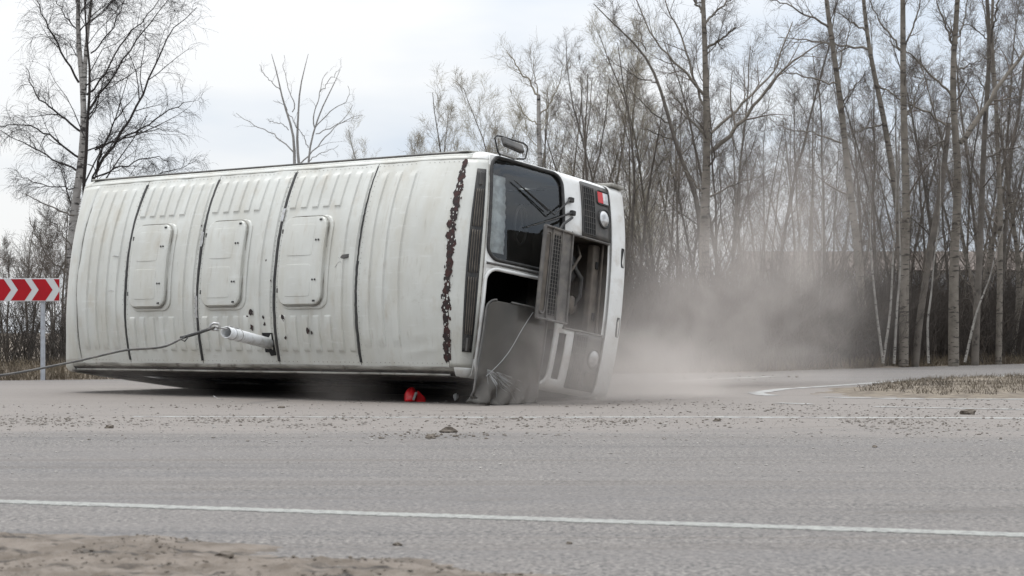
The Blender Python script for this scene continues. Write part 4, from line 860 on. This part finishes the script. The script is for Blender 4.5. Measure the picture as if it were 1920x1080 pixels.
# sides with window openings
def xr(z): return float(np.interp(z, [.3, 1.4, 2.45, 2.75], [-6.88, -6.93, -6.92, -6.78]))
def xf(z): return float(ff(1.25, max(z, .34)).x) if z < 2.65 else float(ff(1.25, 2.65).x)-(z-2.65)*1.5
for sgn in (1, -1):
    cols = [0, .04, .055, .20, .215, .36, .375, .52, .535, .68, .695, .84, .855, .965, 1]; win = {2, 4, 6, 8, 10, 12}
    rows = [.3, .8, 1.45, 1.46, 2.28, 2.29, 2.60, 2.755]
    P_ = lambda u, z: Vector((xr(z)+(xf(z)-xr(z))*u, sgn*1.25, z))
    g = G(); V = [P_(u, z) for u in cols for z in rows]; n = len(rows); F = []
    for i in range(len(cols)-1):
        for j in range(n-1):
            if i in win and j == 3: continue
            if sgn > 0 and j == 0 and i in (3, 4, 11): continue
            F.append((i*n+j, i*n+j+1, (i+1)*n+j+1, (i+1)*n+j))
    g.add(V, F).build('side_panel', M['paint'] if sgn > 0 else M['under'], bus, False, .01)  # right side is not cream: the dark under the bus is painted on
    for i in win:
        a, b = cols[i], cols[i+1]; c = [P_(a, 1.46), P_(b, 1.46), P_(b, 2.28), P_(a, 2.28)]
        wo = G().add([p-Vector((0, sgn*.012, 0)) for p in c], [(0, 1, 2, 3)]).build('side_window', M['sideglass'], bus, False, .004)
        G().tube(c, .018, 6, True).build('window_rubber', M['black'], wo)
    for x in (-1.35, -5.15):
        wh = G().lathe([(.28, -.13), (.40, -.13), (.45, -.10), (.46, 0), (.45, .10), (.40, .13), (.28, .13)], (x, sgn*1.08, .46), (0, 1, 0), 28).build('wheel', M['black'], bus, True)
        G().lathe([(.28, .12), (.26, .05), (.14, .04), (.12, .10), (0, .11)], (x, sgn*1.08, .46), (0, sgn, 0), 20).build('rim', M['metal'], wh, True)
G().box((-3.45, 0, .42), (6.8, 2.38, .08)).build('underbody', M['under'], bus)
for x in (-1.35, -5.15): G().tube([(x, -1, .46), (x, 1, .46)], .06, 10).build('axle', M['under'], bus)
# dark cabin: lining, floor, dash, steering wheel, seats, curtain
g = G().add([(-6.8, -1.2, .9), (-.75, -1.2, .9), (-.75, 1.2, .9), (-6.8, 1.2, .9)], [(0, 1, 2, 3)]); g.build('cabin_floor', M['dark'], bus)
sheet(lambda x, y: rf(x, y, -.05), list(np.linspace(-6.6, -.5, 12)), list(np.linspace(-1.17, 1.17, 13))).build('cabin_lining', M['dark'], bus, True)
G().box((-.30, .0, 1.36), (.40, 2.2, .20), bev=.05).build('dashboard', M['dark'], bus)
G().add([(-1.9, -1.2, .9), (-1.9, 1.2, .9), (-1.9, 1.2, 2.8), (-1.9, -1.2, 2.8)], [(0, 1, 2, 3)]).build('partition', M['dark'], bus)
sw = G().tube([(-.52+.07*math.sin(a), .62+.22*math.cos(a), 1.62+.20*math.sin(a)) for a in np.linspace(0, 2*PI, 25)[:-1]], .014, 6, True).build('steering_wheel', M['plastic'], bus, True)
for a in (.3, 2.4, 4.5): G().tube([(-.52, .62, 1.60), (-.52+.07*math.sin(a), .62+.22*math.cos(a), 1.62+.20*math.sin(a))], .010, 5).build('spoke', M['plastic'], sw)
st = G().box((-1.2, .62, 1.55), (.14, .50, .62), bev=.06).build('driver_seat', M['engine'], bus); G().box((-1.2, .62, 2.0), (.10, .28, .20), bev=.05).build('headrest', M['engine'], st)
sheet(lambda y, z: ff(y, z, -.035+.006*math.sin(60*y)), list(np.linspace(.13, 1.0, 34)), [2.44, 2.55, 2.655]).build('sun_curtain', M['curtain'], bus, True, .004)
# the popped-out right windshield pane, hanging down from its frame to the road
def pp(y, z, o=0.):
    t = min(max((-.30-y)/1.3, 0), 1); k = max(0, t-.66); o += k*.16*(math.sin(23*z+9*y)+.6*math.sin(41*z-15*y)); return Vector((.06+.12*t-.10*((z-2.2)/.6)**2+o, y, z+.30*t**1.5))
pg = bpy.data.objects.new('fallen_windshield', None); link(pg, bus)
PLn = []
inn = rrect(1.16, 1.10, .13, 6, -.98, 2.20)
G().prism(inn, -.003, .003, lambda u, v, o: pp(u, v, o)).build('pane', M['paneglass'], pg) if False else None
YP = [-.41, -.42, -.44, -.48, -.54]+list(np.linspace(-.62, -1.12, 7))+list(np.linspace(-1.15, -1.56, 14)); g = G(); V = []; F = []
def zr_(y): e = min(.14, max(0, -.405-y)); c_ = .14-math.sqrt(max(0, .14**2-(.14-e)**2)); return 1.66+c_, 2.745-c_
for y in YP:
    a, b = zr_(y); V += [pp(y, a+(b-a)*t) for t in np.linspace(0, 1, 33)]
for i in range(len(YP)-1):
    for j in range(32): F.append((i*33+j, i*33+j+1, (i+1)*33+j+1, (i+1)*33+j))
g.add(V, F).build('pane', M['paneglass'], pg, True, .006)
lp = []
for i in range(len(inn)):
    u, v = inn[i]; u2, v2 = inn[(i+1) % len(inn)]
    for k in range(4): lp.append((u+(u2-u)*k/4, v+(v2-v)*k/4))
lp = [(u, v) for u, v in lp if u > -1.5]
G().tube([pp(u, v, .004) for u, v in lp], .013, 6, False).build('pane_rubber', M['plastic'], pg, True)
M['crack'] = mat('crushed_glass', (.42, .43, .43), .3)
r = random.Random(3)
G().tube([pp(-.45-.80*t, 2.02+.58*t+.02*math.sin(7*t), .008) for t in np.linspace(0, 1, 9)], .0028, 4).build('crack', M['crack'], pg)
gc = G()
for i in range(44):
    a = -1.0+2.1*i/43+r.uniform(-.03, .03); ez = 2.60-.62*abs(math.cos(a))*r.uniform(.5, 1.1); ey = -1.16-.40*math.sin(abs(a)*.6+.35)*r.uniform(.5, 1.0)
    if i % 3 == 0: ez = 2.05+.5*r.random(); ey = -1.30-.2*r.random()
    t0, t1 = r.uniform(0, .45), r.uniform(.6, 1)
    q = lambda t: pp(-1.17+(ey+1.17)*t, 2.62+(ez-2.62)*t+.01*math.sin(9*t+i), .007); gc.tube([q(t0), q((t0+t1)/2), q(t1)], r.uniform(.0008, .0017), 3)
gc.build('crack_web', M['crack'], pg)['kind'] = 'stuff'
mk = G()
for i in range(6): mk.tube([ff(-1.15-.004*i, 2.66-.028*i, .012), ff(-1.19+.01*(i % 3), 2.655-.028*i, .012)], .003, 4)
mk.build('red_scrawl', M['red'], bus)

# ------------------------------------------------------------------ pipe through the roof, shackle and cable
Mb = bus.matrix_world.copy()
Wb = lambda p: Mb @ Vector(p)
G().prism([(-3.16, -.80), (-3.00, -.80), (-2.985, -1.05), (-3.06, -1.06), (-3.08, -1.02), (-3.14, -1.02)], .0, .016, lambda u, v, o: rf(u, v, o)).build('pipe_hole', M['slatb'], bus)
p0 = Wb(rf(-3.05, -.95, -.25)); pr0 = Wb(rf(-3.07, -.92, .0)); d1 = 20.9; p1 = Vector(at(424, 623, d1)); axp = (p1-pr0).normalized()
p0 = pr0-axp*.3
pt = thing('steel_pipe', 'white steel pipe stub poking out of a torn hole in the bus roof', 'pipe', p1)
rel = lambda p: Vector(p)-p1
G().tube([rel(p0), rel(p1)], .062, 20, caps=False).build('tube', M['pipe'], pt, True, .008)
G().lathe([(0.056, -.5), (0, -.5)], (0, 0, 0), axp, 16).build('inner_shade', M['slatb'], pt)
upv = Vector((0, 0, 1)); sd = axp.cross(upv).normalized(); tp = sd.cross(axp).normalized(); tp = tp if tp.z > 0 else -tp
for t in (.16, .34): G().tube([rel(p1)-axp*t+(tp*math.cos(a)+sd*math.sin(a))*.068 for a in np.linspace(0, 2*PI, 17)[:-1]], .006, 5, True).build('clip', M['metal'], pt, True)
sh = Vector(at(402, 612, d1-.05)); cb = thing('tow_cable', 'thin dark tow cable running from the pipe stub out of frame to the left', 'cable', sh)
rel2 = lambda p: Vector(p)-sh
tail = rel(p1)-axp*.45+tp*.075
G().tube([Vector((0, 0, 0)), rel2(Vector(at(425, 617, d1))), rel2(p1+tp*.075-axp*.1), rel2(p1+tp*.072-axp*.42)], .010, 6).build('steel_rope', M['metal'], cb, True)
cps = [(402, 614, 20.85), (372, 624, 20.6), (345, 632, 20.4), (322, 645, 20.2), (305, 652, 20.0), (270, 654, 19.8), (240, 655, 19.6), (200, 664, 19.2), (150, 676, 18.8), (100, 686, 18.3), (40, 698, 17.8), (0, 704, 17.4), (-150, 722, 16.5), (-400, 745, 15)]
cpts, _ = resamp([at(*c)-np.array(sh) for c in cps], np.ones(len(cps)), 60)
G().tube([tuple(p) for p in cpts], .0115, 7).build('rope', M['plastic'], cb, True)
G().tube([rel2(at(395, 616, 20.82)), rel2(at(372, 624, 20.58)), rel2(at(345, 632, 20.38)), rel2(at(338, 634, 20.36))], .018, 6).build('rope_splice', M['black'], cb, True)
G().tube([rel2(at(352, 633, 20.35)), rel2(at(346, 640, 20.33)), rel2(at(340, 637, 20.3)), rel2(at(347, 631, 20.36))], .008, 5).build('loose_end', M['black'], cb, True)
kn = [(396, 617), (394, 610), (401, 606), (410, 607), (412, 612), (408, 617)]; G().tube([rel2(at(x, y, d1-.06)) for x, y in kn], .014, 7).build('shackle', M['metal'], cb, True)
G().tube([rel2(at(397, 618, d1-.06)), rel2(at(410, 619, d1-.06))], .012, 7).build('shackle_pin', M['metal'], cb, True)

# ------------------------------------------------------------------ debris on the road
def blob_mesh(seed, sq=.6, n=2):
    import bmesh
    bm = bmesh.new(); bmesh.ops.create_icosphere(bm, subdivisions=n, radius=1); r = random.Random(seed)
    ph = [Vector((r.uniform(1, 4), r.uniform(1, 4), r.uniform(1, 4))) for _ in range(3)]
    for v in bm.verts:
        c = v.co; f = 1+.22*math.sin(c.dot(ph[0])*1.7)+.16*math.sin(c.dot(ph[1])*3.1+1)+r.uniform(-.10, .10); v.co = Vector((c.x*f, c.y*f, c.z*f*sq))
    V = [tuple(v.co) for v in bm.verts]; F = [tuple(v.index for v in f.verts) for f in bm.faces]; bm.free(); return V, F
M['clod'] = mat('dark_earth_clod', (.115, .095, .075), .95, 0, (.19, .16, .13), 20, .4, .6, bump=.8, bscale=60)
CL = [(205, 803, .055, 'small dark earth clod alone on the road at the far left'), (842, 811, .11, 'flat dark earth clod, right one of the pair on the dirt smear'), (806, 822, .075, 'dark earth clod, left one of the pair on the dirt smear'),
      (745, 1023, .026, 'dark pebble-sized clod below the near white line, left of centre'), (1067, 1020, .02, 'small dark clod below the near white line, right of centre'), (421, 1060, .05, 'black clod at the bottom edge in the dirt verge'),
      (1815, 777, .11, 'largest dark clod at the far right beside the thin white line'), (1640, 839, .03, 'tiny dark clod alone on bare asphalt at the right'), (1345, 790, .055, 'dark clod on the debris band under the wood, centre right'), (528, 765, .05, 'dark clod in the debris band below the bus middle')]
for k, (px, py, s, lb) in enumerate(CL):
    V, F = blob_mesh(k+50, .55); x, y, z = gp(px, py); s *= .42 if 800 < px < 850 else .5; o = G().add([(a*s*1.3, b*s, c*s*1.3) for a, b, c in V], F).build('dirt_clod', M['clod']); o.location = (x, y, s*.25+(float(zverge(np.array([[x]]), np.array([[y]]))[0, 0]) if py > 1050 else 0)); tag(o, lb, 'clod', 'dark earth clods on the road')
# gravel and crumbs: uncountable
def scatter(name, label, pos, size, seed, m):
    r = np.random.default_rng(seed); n = len(pos); V0 = np.array([(1, 0, 0), (-.9, .1, 0), (0, 1, 0), (.1, -1, 0), (0, .1, .75), (.1, 0, -.6)]); F0 = np.array([(0, 2, 4), (2, 1, 4), (1, 3, 4), (3, 0, 4), (2, 0, 5), (1, 2, 5), (3, 1, 5), (0, 3, 5)])
    a = r.random(n)*6.28; s = size*(.35+1.6*r.random(n)**4); c, q = np.cos(a), np.sin(a)
    W0 = V0[None]*(.7+.6*r.random((n, 6, 1))); X = (W0[..., 0]*c[:, None]-W0[..., 1]*q[:, None])*s[:, None]*1.3; Y = (W0[..., 0]*q[:, None]+W0[..., 1]*c[:, None])*s[:, None]; Z = W0[..., 2]*s[:, None]*.8+s[:, None]*.3
    V = np.stack([X, Y, Z], -1)+pos[:, None]; return kind(fmesh(name, V.reshape(-1, 3), (np.arange(n)[:, None, None]*6+F0[None]).reshape(-1, 3), m, None, False), 'stuff', label, 'gravel')
M['gravel'] = mat('brown_crumbs', (.17, .145, .12), .95, 0, (.30, .27, .24), 1.5, .4, .6)
M['gravel2'] = mat('pale_grit', (.42, .40, .37), .95, 0, (.30, .28, .26), 1.5, .4, .6)
def px_pos(seed, n, x0, x1, f):
    r = np.random.default_rng(seed); px = x0+(x1-x0)*r.random(n); py = f(r, n, px); d = F_*CAM_H/(py-621.3); return np.stack([(px-960)/F_*d, d, d*0], 1)
def keep(p, s, seed, thr): return p[n2(p[:, 0]+50, p[:, 1], s, seed) > thr]
b1 = np.concatenate([keep(px_pos(88, 7000, -150, 2100, lambda r, n, x: 748+r.random(n)*70), .6, 33, .58), keep(px_pos(81, 5200, -250, 2200, lambda r, n, x: 791+r.normal(size=n)*6), 1.2, 31, .42), keep(px_pos(82, 1900, -250, 2200, lambda r, n, x: 758+r.random(n)*45), .8, 32, .35), px_pos(86, 420, -100, 2100, lambda r, n, x: 745+r.random(n)*85)])
scatter('gravel', 'brown earth crumbs strewn in a band across the road', b1, .0085, 83, M['gravel'])
b2 = np.concatenate([px_pos(84, 7000, -150, 2100, lambda r, n, x: 752+r.random(n)**.8*80), px_pos(85, 500, -150, 2100, lambda r, n, x: 830+r.random(n)*60)])
scatter('gravel', 'fine pale grit strewn over the asphalt', b2, .006, 87, M['gravel2'])
r = np.random.default_rng(91); X = -3+3.6*r.random(9000); Y = 5.7+2.6*r.random(9000); Z = zverge(X, Y); k = (Z > .004) & (n2(X+9, Y, 2.6, 41) > .42)
scatter('gravel', 'stones and crumbs on the near dirt verge', np.stack([X, Y, Z], 1)[k], .0048, 92, M['clod'])
b4 = np.concatenate([px_pos(95, 160, 690, 920, lambda r, n, x: 817+r.normal(size=n)*3.5)]); scatter('gravel', 'dark crumbs smeared around the pair of clods', b4, .009, 96, M['clod'])
b5 = np.array([gp(1250+rr.random()*250, 704+rr.random()*10) for _ in range(120)]); scatter('gravel', 'crumbs on the far road by the worn marking', b5, .02, 97, M['gravel'])
# red plastic scrap below the bus
M['redplastic'] = mat('red_plastic', (.60, .012, .018), .35, 0, (.38, .012, .015), 14, .4, .65); M['greyfoam'] = mat('grey_foam', (.25, .25, .24), .9)
rx, ry, _ = gp(777, 753); ht = thing('red_plastic_scrap', 'crumpled bright red plastic piece on the road below the bus', 'plastic scrap', (rx, ry, 0))
g = G(); V = []; F = []
for i in range(9):
    for j in range(20):
        th = PI/2*i/8; a = 2*PI*j/20; rr_ = .085*(1+.10*math.sin(3*a+i)+.06*math.sin(7*a)); V.append((-.035+rr_*math.cos(a)*math.sin(th)*.95, rr_*math.sin(a)*math.sin(th), .145*math.cos(th)*(1+.08*math.sin(4*a))+.005))
for i in range(8):
    for j in range(20):
        if i > 2 and j in (18, 19): continue
        F.append((i*20+j, i*20+(j+1) % 20, (i+1)*20+(j+1) % 20, (i+1)*20+j))
g.add(V, F).build('shell', M['redplastic'], ht, True, .006)
G().add([(.03, -.08, .0), (.125, -.06, .0), (.11, -.03, .055), (.04, -.06, .125), (.03, .06, .10), (.12, .05, .01), (.13, .0, .03)], [(0, 1, 2, 3), (3, 2, 6, 4), (4, 6, 5), (1, 6, 2)]).build('flange', M['redplastic'], ht, False, .006)
G().box((.01, -.088, .065), (.028, .02, .10), Matrix.Rotation(.35, 3, 'Y'), bev=.008).build('padding', M['greyfoam'], ht)
V, F = blob_mesh(77, .9); x, y, _ = gp(855, 752); o = G().add([(a*.03, b*.03, c*.045) for a, b, c in V], F).build('white_scrap', mat('white_scrap_plastic', (.6, .6, .6), .5), None, True); o.location = (x, y, .045); tag(o, 'small white scrap on the road right of the red plastic piece', 'scrap')
x, y, _ = gp(400, 750); o = G().tube([(0, 0, .05), (.03, -.01, .03), (.06, -.02, .01), (.12, -.03, .006)], .004, 5).build('wire_scrap', M['metal'], None, True); o.location = (x, y, 0); tag(o, 'short pale wire on the road under the bus, left of its middle', 'wire')

# ------------------------------------------------------------------ dust
def blobs_volume(name, label, lo, hi, blobs, dens, nscale, col, seed=0., step=1.0, thr=(.35, .75)):
    c = [(a+b)/2 for a, b in zip(lo, hi)]; d = [b-a for a, b in zip(lo, hi)]
    m = bpy.data.materials.new(name); m.use_nodes = True; t = m.node_tree; t.nodes.clear(); o_ = t.nodes.new('ShaderNodeOutputMaterial')
    pv = t.nodes.new('ShaderNodeVolumePrincipled'); pv.inputs['Color'].default_value = (*col, 1); pv.inputs['Anisotropy'].default_value = .1; t.links.new(pv.outputs[0], o_.inputs['Volume'])
    geo = t.nodes.new('ShaderNodeNewGeometry'); tot = None
    def N(ty, **k):
        n = t.nodes.new(ty)
        for a, b in k.items(): setattr(n, a, b)
        return n
    for (cx, cy, cz, rx_, ry_, rz_, w_) in blobs:
        s = N('ShaderNodeVectorMath', operation='SUBTRACT'); s.inputs[1].default_value = (cx, cy, cz); q = N('ShaderNodeVectorMath', operation='DIVIDE'); q.inputs[1].default_value = (rx_, ry_, rz_)
        l = N('ShaderNodeVectorMath', operation='LENGTH'); mr_ = N('ShaderNodeMapRange', interpolation_type='SMOOTHSTEP'); mr_.inputs['From Min'].default_value = 1; mr_.inputs['From Max'].default_value = 0; mr_.inputs['To Max'].default_value = w_
        t.links.new(geo.outputs['Position'], s.inputs[0]); t.links.new(s.outputs[0], q.inputs[0]); t.links.new(q.outputs[0], l.inputs[0]); t.links.new(l.outputs['Value'], mr_.inputs['Value'])
        if tot is None: tot = mr_.outputs[0]
        else: a = N('ShaderNodeMath', operation='ADD'); t.links.new(tot, a.inputs[0]); t.links.new(mr_.outputs[0], a.inputs[1]); tot = a.outputs[0]
    mpn = N('ShaderNodeMapping'); mpn.inputs['Location'].default_value = (seed, seed*.7, seed*.3); no_ = N('ShaderNodeTexNoise'); no_.inputs['Scale'].default_value = nscale; no_.inputs['Detail'].default_value = 5; no_.inputs['Roughness'].default_value = .6; no_.inputs['Distortion'].default_value = 1.8
    nr = N('ShaderNodeMapRange'); nr.inputs['From Min'].default_value = thr[0]; nr.inputs['From Max'].default_value = thr[1]; nr.inputs['To Min'].default_value = .16
    mu = N('ShaderNodeMath', operation='MULTIPLY'); m3 = N('ShaderNodeMath', operation='MULTIPLY'); m3.inputs[1].default_value = dens
    t.links.new(geo.outputs['Position'], mpn.inputs[0]); t.links.new(mpn.outputs[0], no_.inputs['Vector']); t.links.new(no_.outputs['Fac'], nr.inputs['Value']); t.links.new(nr.outputs[0], mu.inputs[0]); t.links.new(tot, mu.inputs[1])
    t.links.new(mu.outputs[0], m3.inputs[0]); t.links.new(m3.outputs[0], pv.inputs['Density']); m.cycles.volume_step_rate = step
    o = G().box(c, d).build(name, m); return kind(o, 'stuff', label, 'dust')
DC = (.69, .64, .60)
blobs_volume('dust_cloud', 'brown dust drifting right of the bus in front of the wood', (0.9, 25.0, .02), (7.2, 34, 5.2),
    [(2.2, 27.5, .2, 1.9, 2.6, 1.5, 1.2), (3.2, 28.5, .9, 2.3, 3.0, 2.0, .65), (4.3, 29, 1.2, 2.0, 2.8, 2.1, 1.1), (4.5, 29.5, 2.6, 1.8, 2.8, 2.0, .8), (3.2, 29, 1.9, 1.8, 2.8, 1.6, .5), (2.6, 28, 1.4, 1.6, 2.6, 1.5, .5), (3.6, 28, .2, 2.4, 2.8, .9, .6)], .28, .95, DC, 3.1, thr=(.38, .68))
blobs_volume('dust_cloud', 'dust billowing round the lower front corner of the bus', (-.9, 19.0, .02), (2.9, 24.8, 2.2),
    [(.55, 21.0, .15, 1.2, 1.5, 1.0, 1.0), (1.35, 21.6, .10, 1.2, 1.5, .95, 1.5), (1.0, 21.3, .7, .9, 1.2, .9, .5), (-.1, 20.6, .15, .8, .9, .5, .35), (1.9, 22.8, .15, 1.1, 1.8, .9, 1.3), (.3, 20.7, .35, 1.1, .9, .9, .8)], .85, 1.1, DC, 1.7)
blobs_volume('dust_cloud', 'thin dust lingering in the dark gap under the bus', (-6.2, 20.2, .02), (-.9, 25.4, .62),
    [(-4.6, 23.6, .1, .9, .9, .5, .8), (-1.9, 21.6, .1, .8, .8, .5, .9), (-3.9, 23.2, .1, .5, .8, .4, .3)], .5, 1.5, DC, 4.4)
